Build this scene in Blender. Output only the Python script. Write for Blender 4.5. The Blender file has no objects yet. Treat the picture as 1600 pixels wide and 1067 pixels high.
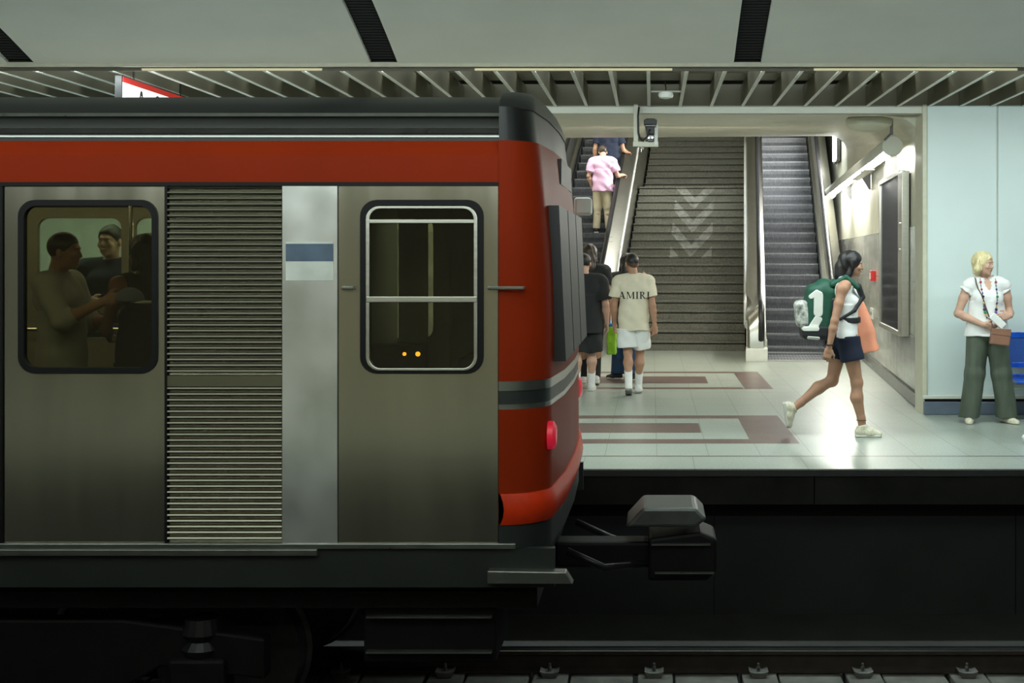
import bpy, bmesh, math, random
import numpy as np
from mathutils import Vector, Matrix
from mathutils.bvhtree import BVHTree

# ------------------------------------------------------------------ camera, world, exposure, large lights
SC = bpy.context.scene
COL = SC.collection
PI = math.pi
random.seed(7)
F_PX, VPX, VPY, CAMZ = 2000.0, 1018.0, 402.0, 1.62      # platform floor is z = 0, camera at the origin of x and y

cam_d = bpy.data.cameras.new('camera')
cam = bpy.data.objects.new('camera', cam_d)
COL.objects.link(cam)
cam.location = (0, 0, CAMZ)
cam.rotation_euler = (PI / 2, 0, 0)
cam_d.sensor_fit = 'HORIZONTAL'
cam_d.sensor_width = 36.0
cam_d.lens = 36.0 * F_PX / 1600.0
cam_d.shift_x = -(VPX - 800.0) / 1600.0
cam_d.shift_y = (VPY - 533.5) / 1600.0
cam_d.clip_start = 0.05
cam_d.clip_end = 200
SC.camera = cam

world = bpy.data.worlds.new('world')
SC.world = world
world.use_nodes = True
world.node_tree.nodes['Background'].inputs[0].default_value = (0.75, 0.85, 0.8, 1)
world.node_tree.nodes['Background'].inputs[1].default_value = 0.006

SC.view_settings.view_transform = 'Standard'
SC.view_settings.look = 'None'
SC.view_settings.exposure = 0.9
SC.view_settings.gamma = 1.0
SC.view_settings.use_curve_mapping = False
SC.cycles.use_denoising = True
SC.cycles.max_bounces = 6
SC.cycles.diffuse_bounces = 3
SC.cycles.glossy_bounces = 4
SC.cycles.transmission_bounces = 6
SC.cycles.transparent_max_bounces = 10
SC.cycles.sample_clamp_indirect = 4.0
SC.cycles.caustics_reflective = False
SC.cycles.caustics_refractive = False


def area(name, loc, size, power, color=(1, 1, 1), rot=(0, 0, 0), spread=None):
    d = bpy.data.lights.new(name, 'AREA')
    d.shape = 'RECTANGLE'
    d.size, d.size_y = size
    d.energy = power
    d.color = color
    if spread:
        d.spread = spread
    o = bpy.data.objects.new(name, d)
    o.location = loc
    o.rotation_euler = rot
    COL.objects.link(o)
    return o


COOL = (0.86, 1.0, 0.97)
WARM = (1.0, 0.96, 0.80)
# fluorescent lines over the baffles of the far platform
area('platform_tubes_rear', (-1.0, 12.35, 3.62), (13.0, 0.25), 34, COOL)
area('platform_tubes_front', (-1.0, 11.2, 3.62), (13.0, 0.25), 30, COOL)
# lamp row inside the trough along the platform edge, behind its lip
area('trough_tubes', (-1.0, 10.615, 3.172), (13.0, 0.12), 190, COOL, (math.radians(16), 0, 0))
# unseen near platform lights; the first added, tilted up to brighten vault and train
area('near_platform_uplight', (-1.6, 2.3, 3.0), (11.0, 0.2), 195, COOL, (math.radians(142), 0, 0))
area('near_platform_downlight', (-1.6, -0.6, 3.15), (11.0, 0.25), 42, WARM)
# luminaires of the escalator shaft
area('shaft_tubes_left', (-0.9, 24.5, 5.4), (1.6, 0.3), 46, (0.95, 1.0, 0.95), (math.radians(14), 0, 0))
area('shaft_tubes_right', (2.7, 24.6, 5.4), (1.4, 0.3), 52, (0.80, 0.93, 1.0), (math.radians(-8), 0, 0))
# light without a fitting in the passage, tilted towards the stairs
area('passage_light', (0.3, 17.6, 3.28), (3.2, 0.25), 62, WARM, (math.radians(24), 0, 0))


# ------------------------------------------------------------------ materials
class NT:
    """small helper that writes math node trees"""

    def __init__(s, m):
        s.t = m.node_tree
        s.n = s.t.nodes
        s.b = s.n['Principled BSDF']

    def new(s, k, **kw):
        o = s.n.new(k)
        for a, b in kw.items():
            setattr(o, a, b)
        return o

    def put(s, sock, v):
        if isinstance(v, bpy.types.NodeSocket):
            s.t.links.new(v, sock)
        elif isinstance(v, (tuple, list)) and len(v) == 3 and sock.type == 'RGBA':
            sock.default_value = (*v, 1)
        else:
            sock.default_value = v

    def m(s, op, a, b=0.0, c=None):
        o = s.new('ShaderNodeMath', operation=op)
        s.put(o.inputs[0], a)
        s.put(o.inputs[1], b)
        if c is not None:
            s.put(o.inputs[2], c)
        return o.outputs[0]

    def co(s):
        o = s.new('ShaderNodeTexCoord')
        x = s.new('ShaderNodeSeparateXYZ')
        s.t.links.new(o.outputs['Object'], x.inputs[0])
        return o.outputs['Object'], x.outputs[0], x.outputs[1], x.outputs[2]

    def noise(s, vec, scale, detail=3.0, stretch=None):
        if stretch:
            mp = s.new('ShaderNodeMapping')
            s.t.links.new(vec, mp.inputs[0])
            mp.inputs['Scale'].default_value = stretch
            vec = mp.outputs[0]
        o = s.new('ShaderNodeTexNoise')
        s.t.links.new(vec, o.inputs['Vector'])
        o.inputs['Scale'].default_value = scale
        o.inputs['Detail'].default_value = detail
        return o.outputs['Fac']

    def mix(s, f, a, b):
        o = s.new('ShaderNodeMix', data_type='RGBA')
        s.put(o.inputs[0], f)
        s.put(o.inputs[6], a)
        s.put(o.inputs[7], b)
        return o.outputs[2]

    def ramp(s, v, lo, hi):
        o = s.new('ShaderNodeMapRange')
        s.put(o.inputs[0], v)
        o.inputs[1].default_value = lo
        o.inputs[2].default_value = hi
        return o.outputs[0]

    def band(s, v, lo, hi):
        return s.m('MULTIPLY', s.m('GREATER_THAN', v, lo), s.m('LESS_THAN', v, hi))

    def rect(s, x, y, x0, x1, y0, y1):
        return s.m('MULTIPLY', s.band(x, x0, x1), s.band(y, y0, y1))

    def grid(s, v, period, w, off=0.0):
        """1 on thin lines every `period`"""
        f = s.m('FRACT', s.m('DIVIDE', s.m('ADD', v, 100 * period - off), period))
        return s.m('LESS_THAN', f, w / period)

    def bump(s, h, strength, dist=0.01):
        o = s.new('ShaderNodeBump')
        s.put(o.inputs['Height'], h)
        o.inputs['Strength'].default_value = strength
        o.inputs['Distance'].default_value = dist
        s.t.links.new(o.outputs[0], s.b.inputs['Normal'])


MATS = {}


def mat(name, col, rough=0.5, metal=0.0, var=0.12, scale=12.0, spec=None, emit=None, estr=0.0, bump=0.0, bscale=60.0, stretch=None, coat=0.0, alpha=None):
    if name in MATS:
        return MATS[name]
    m = bpy.data.materials.new(name)
    m.use_nodes = True
    t = NT(m)
    c, x, y, z = t.co()
    if var > 0:
        n = t.noise(c, scale, 4.0, stretch)
        t.put(t.b.inputs['Base Color'], t.mix(t.ramp(n, 0.3, 0.7), tuple(v * (1 - var) for v in col), tuple(min(1, v * (1 + var)) for v in col)))
        t.put(t.b.inputs['Roughness'], t.m('ADD', t.m('MULTIPLY', n, 0.12), rough - 0.06))
    else:
        t.b.inputs['Base Color'].default_value = (*col, 1)
        t.b.inputs['Roughness'].default_value = rough
    t.b.inputs['Metallic'].default_value = metal
    if spec is not None:
        t.b.inputs['Specular IOR Level'].default_value = spec
    if coat:
        t.b.inputs['Coat Weight'].default_value = coat
        t.b.inputs['Coat Roughness'].default_value = 0.08
    if bump:
        t.bump(t.noise(c, bscale, 3.0, stretch), bump, 0.004)
    if emit:
        t.b.inputs['Emission Color'].default_value = (*emit, 1)
        t.b.inputs['Emission Strength'].default_value = estr
    MATS[name] = m
    return m


def glass(name, tint, gloss, ior=1.45, rough=0.03):
    m = bpy.data.materials.new(name)
    m.use_nodes = True
    nt = m.node_tree
    nt.nodes.clear()
    out = nt.nodes.new('ShaderNodeOutputMaterial')
    tr = nt.nodes.new('ShaderNodeBsdfTransparent')
    tr.inputs[0].default_value = (*tint, 1)
    gl = nt.nodes.new('ShaderNodeBsdfGlossy')
    gl.inputs['Roughness'].default_value = rough
    fr = nt.nodes.new('ShaderNodeFresnel')
    fr.inputs[0].default_value = ior
    ad = nt.nodes.new('ShaderNodeMath')
    ad.operation = 'ADD'
    ad.inputs[1].default_value = gloss
    mx = nt.nodes.new('ShaderNodeMixShader')
    nt.links.new(fr.outputs[0], ad.inputs[0])
    nt.links.new(ad.outputs[0], mx.inputs[0])
    nt.links.new(tr.outputs[0], mx.inputs[1])
    nt.links.new(gl.outputs[0], mx.inputs[2])
    nt.links.new(mx.outputs[0], out.inputs[0])
    MATS[name] = m
    return m


def floor_mat():
    m = bpy.data.materials.new('terrazzo floor')
    m.use_nodes = True
    t = NT(m)
    c, x, y, z = t.co()
    sp = t.noise(c, 60.0, 1.0)
    big = t.noise(c, 0.9, 3.0)
    base = t.mix(t.ramp(sp, 0.38, 0.62), (0.28, 0.315, 0.275), (0.385, 0.42, 0.37))
    # per tile tone
    tx = t.m('FLOOR', t.m('DIVIDE', t.m('ADD', x, 100 * 0.425 - 0.04), 0.425))
    ty = t.m('FLOOR', t.m('DIVIDE', t.m('SUBTRACT', y, 10.42), 0.71))
    cb = t.new('ShaderNodeCombineXYZ')
    t.put(cb.inputs[0], tx)
    t.put(cb.inputs[1], ty)
    wn = t.new('ShaderNodeTexWhiteNoise')
    t.t.links.new(cb.outputs[0], wn.inputs[0])
    base = t.mix(t.m('MULTIPLY', wn.outputs[0], 0.22), base, (0.25, 0.285, 0.25))
    base = t.mix(t.m('MULTIPLY', t.ramp(big, 0.4, 0.75), 0.25), base, (0.42, 0.43, 0.36))
    brown = t.mix(t.ramp(sp, 0.35, 0.65), (0.085, 0.055, 0.048), (0.17, 0.115, 0.10))
    mask = None
    for r in [(-3.6, 0.89, 12.86, 13.12), (-3.6, 0.46, 11.82, 12.51), (-3.6, 0.87, 11.13, 11.41), (0.87, 1.29, 11.13, 13.12),
              (-3.2, 1.17, 17.9, 18.14), (-3.2, 0.73, 16.45, 17.42), (-3.2, 1.13, 15.73, 15.96), (1.15, 1.50, 15.73, 18.14)]:
        q = t.rect(x, y, *r)
        mask = q if mask is None else t.m('MAXIMUM', mask, q)
    base = t.mix(mask, base, brown)
    # joints: the running tiles, and longer edge slabs in front of the groove
    gx = t.m('MULTIPLY', t.grid(x, 0.425, 0.006, 0.04), t.m('GREATER_THAN', y, 10.42))
    ge = t.m('MULTIPLY', t.grid(x, 0.87, 0.006, 0.33), t.m('LESS_THAN', y, 10.42))
    gy = t.m('MULTIPLY', t.grid(y, 0.71, 0.008, 10.42), t.m('GREATER_THAN', y, 13.3))
    g = t.m('MAXIMUM', t.m('MAXIMUM', gx, ge), gy)
    base = t.mix(t.m('MULTIPLY', g, 0.7), base, (0.10, 0.10, 0.085))
    groove = t.band(y, 10.40, 10.46)
    base = t.mix(t.m('MULTIPLY', groove, 0.85), base, (0.13, 0.11, 0.10))
    t.put(t.b.inputs['Base Color'], base)
    t.put(t.b.inputs['Roughness'], t.m('ADD', 0.285, t.m('MULTIPLY', t.noise(c, 4.0, 4.0), 0.07)))
    return m


def granite_mat():
    m = bpy.data.materials.new('granite steps')
    m.use_nodes = True
    t = NT(m)
    c, x, y, z = t.co()
    sp = t.noise(c, 42.0, 5.0)
    big = t.noise(c, 2.2, 3.0)
    base = t.mix(t.ramp(sp, 0.35, 0.65), (0.060, 0.060, 0.045), (0.165, 0.16, 0.125))
    base = t.mix(t.m('MULTIPLY', t.ramp(big, 0.35, 0.75), 0.3), base, (0.16, 0.155, 0.12))
    # staggered slab joints on the risers
    row = t.m('FLOOR', t.m('DIVIDE', z, 0.165))
    wn = t.new('ShaderNodeTexWhiteNoise', noise_dimensions='1D')
    t.put(wn.inputs['W'], row)
    g = t.grid(t.m('ADD', x, wn.outputs[0]), 0.92, 0.006)
    base = t.mix(t.m('MULTIPLY', g, 0.6), base, (0.04, 0.04, 0.03))
    # worn painted chevrons pointing down the flight
    ax = t.m('ABSOLUTE', t.m('SUBTRACT', x, 0.54))
    v = t.m('SUBTRACT', z, t.m('MULTIPLY', ax, 1.15))
    fr = t.m('FRACT', t.m('DIVIDE', t.m('ADD', v, 10 * 0.50 - 0.12), 0.50))
    che = t.m('MULTIPLY', t.m('LESS_THAN', fr, 0.50), t.m('LESS_THAN', ax, 0.41))
    che = t.m('MULTIPLY', che, t.band(z, 1.60, 3.12))
    wear = t.ramp(t.noise(c, 9.0, 5.0), 0.25, 0.62)
    che = t.m('MULTIPLY', che, t.m('MULTIPLY', wear, 0.36))
    base = t.mix(che, base, (0.60, 0.61, 0.58))
    # no strip painted here; the dark line under each nosing is shade in the gap
    t.put(t.b.inputs['Base Color'], base)
    t.put(t.b.inputs['Roughness'], t.m('ADD', 0.42, t.m('MULTIPLY', sp, 0.25)))
    t.bump(sp, 0.15, 0.004)
    return m


def marble_mat():
    m = bpy.data.materials.new('grey marble dado')
    m.use_nodes = True
    t = NT(m)
    c, x, y, z = t.co()
    n1 = t.noise(c, 1.6, 6.0, (1, 0.6, 3.2))
    vein = t.noise(c, 3.0, 8.0, (1, 2.8, 0.7))
    base = t.mix(t.ramp(n1, 0.3, 0.7), (0.36, 0.36, 0.325), (0.62, 0.62, 0.57))
    base = t.mix(t.m('MULTIPLY', t.ramp(vein, 0.5, 0.72), 0.55), base, (0.30, 0.31, 0.29))
    g = t.m('MAXIMUM', t.grid(y, 0.95, 0.012, 0.25), t.grid(z, 0.60, 0.008, 0.75))
    base = t.mix(t.m('MULTIPLY', g, 0.65), base, (0.12, 0.12, 0.10))
    t.put(t.b.inputs['Base Color'], base)
    t.put(t.b.inputs['Roughness'], 0.16)
    return m


M = dict(
    floor=floor_mat(), granite=granite_mat(), marble=marble_mat(),
    plaster=mat('warm white plaster', (0.66, 0.65, 0.56), 0.6, var=0.05, scale=3, bump=0.1),
    lip=mat('white painted edge', (0.70, 0.70, 0.62), 0.5, var=0.05, scale=4),
    wallpaint=mat('cream wall paint', (0.60, 0.59, 0.48), 0.5, var=0.08, scale=2.5),
    vault=mat('grey vault panel', (0.86, 0.86, 0.79), 0.45, var=0.05, scale=1.2),
    black=mat('matte black void', (0.012, 0.012, 0.011), 0.8, var=0.2),
    baffle=mat('olive grey baffle', (0.165, 0.148, 0.098), 0.45, var=0.08, scale=6),
    baffle_edge=mat('pale baffle edge', (0.72, 0.72, 0.66), 0.35, var=0.05),
    panel=mat('glossy pale wall panel', (0.70, 0.80, 0.785), 0.36, var=0.03, scale=1.5),
    post=mat('cream corner post', (0.62, 0.60, 0.47), 0.35, var=0.06),
    plinth=mat('blue grey plinth', (0.13, 0.16, 0.21), 0.35, var=0.12, scale=5),
    darkstone=mat('dark marble baseboard', (0.10, 0.095, 0.085), 0.25, var=0.25, scale=9),
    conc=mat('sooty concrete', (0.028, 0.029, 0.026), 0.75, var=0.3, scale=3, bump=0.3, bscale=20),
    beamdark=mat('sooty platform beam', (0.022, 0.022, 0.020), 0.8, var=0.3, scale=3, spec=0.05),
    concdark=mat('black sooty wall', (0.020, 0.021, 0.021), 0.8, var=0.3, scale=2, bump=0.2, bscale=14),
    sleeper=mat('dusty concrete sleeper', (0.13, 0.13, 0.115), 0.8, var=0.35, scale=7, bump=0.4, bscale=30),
    nosing=mat('dark platform nosing', (0.03, 0.03, 0.03), 0.6),
    rust=mat('rusty rail steel', (0.040, 0.030, 0.024), 0.7, metal=0.3, var=0.3, scale=10),
    railtop=mat('polished rail head', (0.46, 0.48, 0.52), 0.22, metal=1.0, var=0.1, scale=30, stretch=(0.1, 3, 3)),
    clip=mat('grey rail fastener', (0.16, 0.16, 0.15), 0.5, metal=0.6, var=0.2),
    brass=mat('brass bolt', (0.75, 0.52, 0.15), 0.3, metal=1.0, var=0.1),
    steel=mat('brushed stainless steel', (0.62, 0.61, 0.55), 0.30, metal=1.0, var=0.06, scale=25, stretch=(0.15, 0.15, 4)),
    chrome=mat('polished steel', (0.80, 0.80, 0.76), 0.15, metal=1.0, var=0.03),
    railsatin=mat('satin steel rail', (0.78, 0.78, 0.75), 0.42, metal=0.55, var=0.03),
    darksteel=mat('dark steel', (0.10, 0.10, 0.10), 0.35, metal=0.8, var=0.15),
    rubber=mat('black rubber', (0.012, 0.012, 0.013), 0.38, var=0.2, spec=0.3),
    stepmetal=mat('escalator step metal', (0.13, 0.135, 0.15), 0.42, metal=0.5, var=0.25, scale=14, stretch=(3, 1, 1)),
    steptread=mat('escalator tread metal', (0.20, 0.205, 0.22), 0.4, metal=0.6, var=0.2, scale=30, stretch=(8, 1, 1)),
    white=mat('white enamel', (0.70, 0.71, 0.66), 0.4, var=0.04),
    cablemat=mat('black cable', (0.012, 0.012, 0.012), 0.5),
    tube=mat('fluorescent tube', (1, 1, 1), 0.5, var=0, emit=(1.0, 1.0, 0.93), estr=56.0),
    warmtube=mat('dim warm diffuser', (0.6, 0.58, 0.42), 0.5, var=0, emit=(1.0, 0.94, 0.56), estr=0.20),
    traintube=mat('train ceiling light', (0.8, 0.8, 0.7), 0.5, var=0, emit=(1.0, 0.97, 0.78), estr=2.2),
    red=mat('red fire box', (0.50, 0.015, 0.012), 0.4),
    poster=mat('dark poster print', (0.03, 0.05, 0.042), 0.12, var=0.8, scale=3.5),
    posterbeige=mat('beige poster foot', (0.42, 0.36, 0.22), 0.3, var=0.2),
    bluebench=mat('blue bench enamel', (0.012, 0.11, 0.62), 0.28, var=0.1, coat=0.5),
    bluemesh=mat('blue perforated seat', (0.06, 0.15, 0.50), 0.35, metal=0.3, var=0.15, scale=180),
    signwhite=mat('lit sign face', (0.9, 0.9, 0.88), 0.4, var=0, emit=(0.96, 1.0, 0.95), estr=0.7),
    signred=mat('red sign band', (0.45, 0.01, 0.01), 0.4, var=0, emit=(0.9, 0.05, 0.02), estr=0.12),
    ink=mat('black lettering', (0.01, 0.01, 0.012), 0.5, var=0),
    # train
    trainroof=mat('dark train roof', (0.008, 0.009, 0.008), 0.42, metal=0.1, var=0.15, scale=2),
    trainrail=mat('grey gutter metal', (0.30, 0.31, 0.29), 0.30, metal=0.9, var=0.08),
    trainred=mat('red train paint', (0.24, 0.021, 0.004), 0.45, var=0.08, scale=1.5, spec=0.05),
    trainside=mat('brushed train steel', (0.46, 0.435, 0.35), 0.17, metal=0.9, var=0.10, scale=2.2, stretch=(2.5, 1, 0.25)),
    trainpale=mat('smooth train steel with painted reflection', (0.86, 0.88, 0.85), 0.22, metal=0.75, var=0.22, scale=2.4, stretch=(1.5, 1, 1.2)),
    couplergrey=mat('grey coupler casing', (0.10, 0.105, 0.10), 0.4, metal=0.5, var=0.15),
    flute=mat('fluted train steel', (0.36, 0.35, 0.29), 0.20, metal=1.0, var=0),
    skirt=mat('dark train skirt', (0.020, 0.024, 0.023), 0.45, metal=0.1, var=0.12, scale=3),
    under=mat('sooty underframe', (0.006, 0.006, 0.006), 0.6, metal=0.1, var=0.3, spec=0.2),
    gasket=mat('window gasket', (0.006, 0.006, 0.006), 0.55, var=0, spec=0.2),
    interior=mat('cream train lining', (0.34, 0.33, 0.25), 0.5, var=0.06),
    seat=mat('brown seat shell', (0.12, 0.07, 0.035), 0.5, var=0.1),
    bumper=mat('bright red bumper', (0.60, 0.035, 0.006), 0.4, var=0.08, spec=0.2),
    taillight=mat('red tail lamp', (0.6, 0.01, 0.03), 0.3, var=0, emit=(1.0, 0.03, 0.08), estr=0.12),
    amber=mat('amber indicator', (0.8, 0.3, 0.02), 0.3, var=0, emit=(1.0, 0.42, 0.04), estr=2.2),
    sticker=mat('white sticker', (0.62, 0.64, 0.60), 0.4, var=0.12, scale=7),
    stickerblue=mat('dark blue sticker band', (0.08, 0.12, 0.18), 0.4, var=0.2, scale=7),
    # clothing and skin
    skin=mat('tanned skin', (0.44, 0.24, 0.155), 0.5, var=0.08, scale=14, spec=0.35),
    skinpale=mat('light skin', (0.56, 0.34, 0.25), 0.5, var=0.08, scale=14, spec=0.35),
    skindark=mat('deep tanned skin', (0.30, 0.15, 0.09), 0.5, var=0.08, scale=14, spec=0.35),
    hairblack=mat('black hair', (0.010, 0.008, 0.008), 0.42, var=0.4, scale=40, bump=0.5, bscale=70, stretch=(4, 4, 0.6)),
    hairbrown=mat('dark brown hair', (0.035, 0.020, 0.012), 0.42, var=0.4, scale=40, bump=0.5, bscale=70, stretch=(4, 4, 0.6)),
    fade=mat('cropped dark hair over skin', (0.085, 0.050, 0.036), 0.6, var=0.2, scale=60),
    hairblond=mat('blond hair', (0.72, 0.61, 0.34), 0.42, var=0.25, scale=30, bump=0.5, bscale=70, stretch=(4, 4, 0.6)),
    cream=mat('cream cotton', (0.74, 0.67, 0.52), 0.85, var=0.06, scale=9, bump=0.15, bscale=260),
    whitecotton=mat('white cotton', (0.80, 0.80, 0.79), 0.85, var=0.04, scale=9, bump=0.15, bscale=260),
    blackcotton=mat('black cotton', (0.014, 0.015, 0.016), 0.85, var=0.2, scale=9),
    navycotton=mat('navy cotton', (0.006, 0.011, 0.032), 0.85, var=0.2, scale=9),
    pink=mat('pink striped cotton', (0.74, 0.46, 0.66), 0.85, var=0.16, scale=42, stretch=(6, 1, 0.5)),
    beige=mat('beige cotton trousers', (0.68, 0.60, 0.43), 0.85, var=0.06, scale=8),
    olive=mat('olive linen trousers', (0.080, 0.100, 0.072), 0.8, var=0.18, scale=7, stretch=(3, 3, 0.5)),
    denim=mat('blue denim', (0.025, 0.065, 0.15), 0.85, var=0.3, scale=10),
    greyshirt=mat('grey cotton', (0.42, 0.42, 0.40), 0.85, var=0.06),
    shoewhite=mat('white sneaker leather', (0.76, 0.76, 0.73), 0.5, var=0.05),
    shoecream=mat('cream sneaker mesh', (0.68, 0.64, 0.50), 0.65, var=0.18, scale=40),
    soleg=mat('grey rubber sole', (0.26, 0.25, 0.23), 0.7, var=0.15),
    solew=mat('white rubber sole', (0.62, 0.62, 0.57), 0.6, var=0.08),
    blackshoe=mat('black shoe', (0.015, 0.015, 0.016), 0.5, var=0.1),
    eyewhite=mat('eye white', (0.70, 0.68, 0.64), 0.3, var=0),
    iris=mat('dark iris', (0.02, 0.014, 0.01), 0.2, var=0),
    lips=mat('lip colour', (0.34, 0.11, 0.09), 0.45, var=0.05),
    baggreen=mat('lime green bag', (0.30, 0.62, 0.03), 0.5, var=0.15, scale=14),
    bagblue=mat('blue bag rim', (0.02, 0.16, 0.50), 0.5, var=0.1),
    peach=mat('peach fabric tote', (0.86, 0.33, 0.20), 0.8, var=0.10, scale=8),
    packgreen=mat('dark green nylon', (0.008, 0.075, 0.045), 0.6, var=0.15, scale=20),
    packblack=mat('black nylon', (0.012, 0.014, 0.018), 0.6, var=0.2),
    packwhite=mat('white backpack patch', (0.76, 0.78, 0.72), 0.6, var=0.05),
    packmotley=mat('white and black printed nylon', (0.45, 0.46, 0.42), 0.6, var=0.75, scale=26),
    brownbag=mat('brown leather bag', (0.26, 0.13, 0.085), 0.45, var=0.10, scale=8),
    strapbrown=mat('brown strap', (0.10, 0.06, 0.045), 0.5, var=0.1),
    paper=mat('white paper', (0.78, 0.79, 0.77), 0.7, var=0.05),
)
glass('tinted train glass', (0.60, 0.59, 0.45), 0.03)
glass('poster glass', (0.8, 0.85, 0.82), 0.0, 1.3, 0.12)
for k, c in dict(blue=(0.02, 0.03, 0.25), red=(0.45, 0.02, 0.03), green=(0.02, 0.28, 0.12), yellow=(0.75, 0.48, 0.08), violet=(0.14, 0.08, 0.35), dark=(0.06, 0.02, 0.05)).items():
    M['bead_' + k] = mat('%s bead' % k, c, 0.3, var=0)


# ------------------------------------------------------------------ object helpers
def link(name, data, parent=None, loc=None, rotz=None):
    o = bpy.data.objects.new(name, data)
    COL.objects.link(o)
    if parent is not None:
        o.parent = parent
    if loc is not None:
        o.location = loc
    if rotz is not None:
        o.rotation_euler = (0, 0, rotz)
    return o


def tag(o, label, cat, group=None):
    o['label'] = label
    o['category'] = cat
    if group:
        o['group'] = group
    return o


def thing(name, label, cat, loc=(0, 0, 0), rotz=0.0, group=None):
    return tag(link(name, None, None, loc, rotz), label, cat, group)


class MB:
    """collects shapes into ONE mesh object"""

    def __init__(s):
        s.bm = bmesh.new()
        s.mats = []
        s.cur = 0

    def use(s, m):
        if m not in s.mats:
            s.mats.append(m)
        s.cur = s.mats.index(m)
        return s

    def face(s, vs):
        try:
            f = s.bm.faces.new(vs)
            f.material_index = s.cur
            return f
        except ValueError:
            return None

    def poly(s, pts):
        return s.face([s.bm.verts.new(p) for p in pts])

    def box(s, x0, x1, y0, y1, z0, z1):
        v = [s.bm.verts.new((x, y, z)) for x in (x0, x1) for y in (y0, y1) for z in (z0, z1)]
        for q in ((0, 1, 3, 2), (4, 6, 7, 5), (0, 4, 5, 1), (2, 3, 7, 6), (0, 2, 6, 4), (1, 5, 7, 3)):
            s.face([v[i] for i in q])
        return s

    def prism(s, pts, axis, a, b):
        """pts are 2d points in the plane across `axis`, extruded from a to b"""
        def P(p, t):
            return {'x': (t, p[0], p[1]), 'y': (p[0], t, p[1]), 'z': (p[0], p[1], t)}[axis]
        A = [s.bm.verts.new(P(p, a)) for p in pts]
        B = [s.bm.verts.new(P(p, b)) for p in pts]
        n = len(pts)
        for i in range(n):
            s.face([A[i], A[(i + 1) % n], B[(i + 1) % n], B[i]])
        s.face(A)
        s.face(B[::-1])
        return s

    def loft(s, rings, closed=True, caps=True):
        R = [[s.bm.verts.new(p) for p in r] for r in rings]
        for a, b in zip(R, R[1:]):
            n = len(a)
            for i in range(n if closed else n - 1):
                s.face([a[i], a[(i + 1) % n], b[(i + 1) % n], b[i]])
        if caps and closed:
            s.face(R[0])
            s.face(R[-1][::-1])
        return s

    def tube(s, pts, r, seg=10, caps=True):
        pts = [Vector(p) for p in pts]
        rr = r if isinstance(r, (list, tuple)) else [r] * len(pts)
        rings = []
        up = Vector((0.13, 0.31, 0.94)).normalized()
        px = None
        for i, p in enumerate(pts):
            d = (pts[min(i + 1, len(pts) - 1)] - pts[max(i - 1, 0)]).normalized()
            if px is None:
                px = d.cross(up).normalized()
            else:
                px = (px - d * px.dot(d)).normalized()
            py = d.cross(px)
            rings.append([p + (px * math.cos(2 * PI * k / seg) + py * math.sin(2 * PI * k / seg)) * rr[i] for k in range(seg)])
        return s.loft(rings, True, caps)

    def lathe(s, c, prof, seg=20, axis='z'):
        rings = []
        for r, h in prof:
            ring = []
            for k in range(seg):
                a = 2 * PI * k / seg
                q = (r * math.cos(a), r * math.sin(a), h)
                if axis == 'y':
                    q = (q[0], q[2], q[1])
                elif axis == 'x':
                    q = (q[2], q[0], q[1])
                ring.append((c[0] + q[0], c[1] + q[1], c[2] + q[2]))
            rings.append(ring)
        return s.loft(rings)

    def holed(s, outer, holes, y0, y1):
        """plate in the x z plane with rounded holes, from y0 to y1"""
        def face(y, flip):
            loops = []
            for lp in [outer] + holes:
                vs = [s.bm.verts.new((p[0], y, p[1])) for p in lp]
                es = [s.bm.edges.new((vs[i], vs[(i + 1) % len(vs)])) for i in range(len(vs))]
                loops.append((vs, es))
            r = bmesh.ops.triangle_fill(s.bm, use_beauty=True, use_dissolve=False, edges=[e for l in loops for e in l[1]])
            for g in r['geom']:
                if isinstance(g, bmesh.types.BMFace):
                    g.material_index = s.cur
            return [l[0] for l in loops]
        A = face(y0, False)
        B = face(y1, True)
        for a, b in zip(A, B):
            n = len(a)
            for i in range(n):
                s.face([a[i], a[(i + 1) % n], b[(i + 1) % n], b[i]])
        return s

    def build(s, name, m=None, parent=None, bevel=0.0, smooth=False, kind=None, loc=None, rotz=None, seg=2):
        if m is not None and not s.mats:
            s.mats = [m]
        bmesh.ops.recalc_face_normals(s.bm, faces=s.bm.faces)
        me = bpy.data.meshes.new(name)
        s.bm.to_mesh(me)
        s.bm.free()
        for q in s.mats:
            me.materials.append(q)
        if smooth:
            for p in me.polygons:
                p.use_smooth = True
        o = link(name, me, parent, loc, rotz)
        if kind:
            o['kind'] = kind
        if bevel:
            b = o.modifiers.new('bevel', 'BEVEL')
            b.width = bevel
            b.segments = seg
            b.limit_method = 'ANGLE'
            b.angle_limit = math.radians(40)
        if smooth == 'auto':
            me.set_sharp_from_angle(angle=math.radians(35))
        return o


def rrect(x0, x1, z0, z1, r, n=6):
    out = []
    for cx, cz, a0 in ((x1 - r, z1 - r, 0), (x0 + r, z1 - r, 90), (x0 + r, z0 + r, 180), (x1 - r, z0 + r, 270)):
        for k in range(n + 1):
            a = math.radians(a0 + 90 * k / n)
            out.append((cx + r * math.cos(a), cz + r * math.sin(a)))
    return out


def rect4(x0, x1, z0, z1):
    return [(x0, z0), (x1, z0), (x1, z1), (x0, z1)]


def text_mesh(body, size, name, m, parent, extrude=0.002):
    c = bpy.data.curves.new(name, 'FONT')
    c.body = body
    c.size = size
    c.extrude = extrude
    o = bpy.data.objects.new(name + '_curve', c)
    COL.objects.link(o)
    dg = bpy.context.evaluated_depsgraph_get()
    me = bpy.data.meshes.new_from_object(o.evaluated_get(dg))
    bpy.data.objects.remove(o)
    me.materials.clear()
    me.materials.append(m)
    return link(name, me, parent)


def copy_tree(o, parent=None):
    c = o.copy()
    COL.objects.link(c)
    c.parent = parent
    for ch in list(o.children):
        copy_tree(ch, c)
    return c


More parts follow.
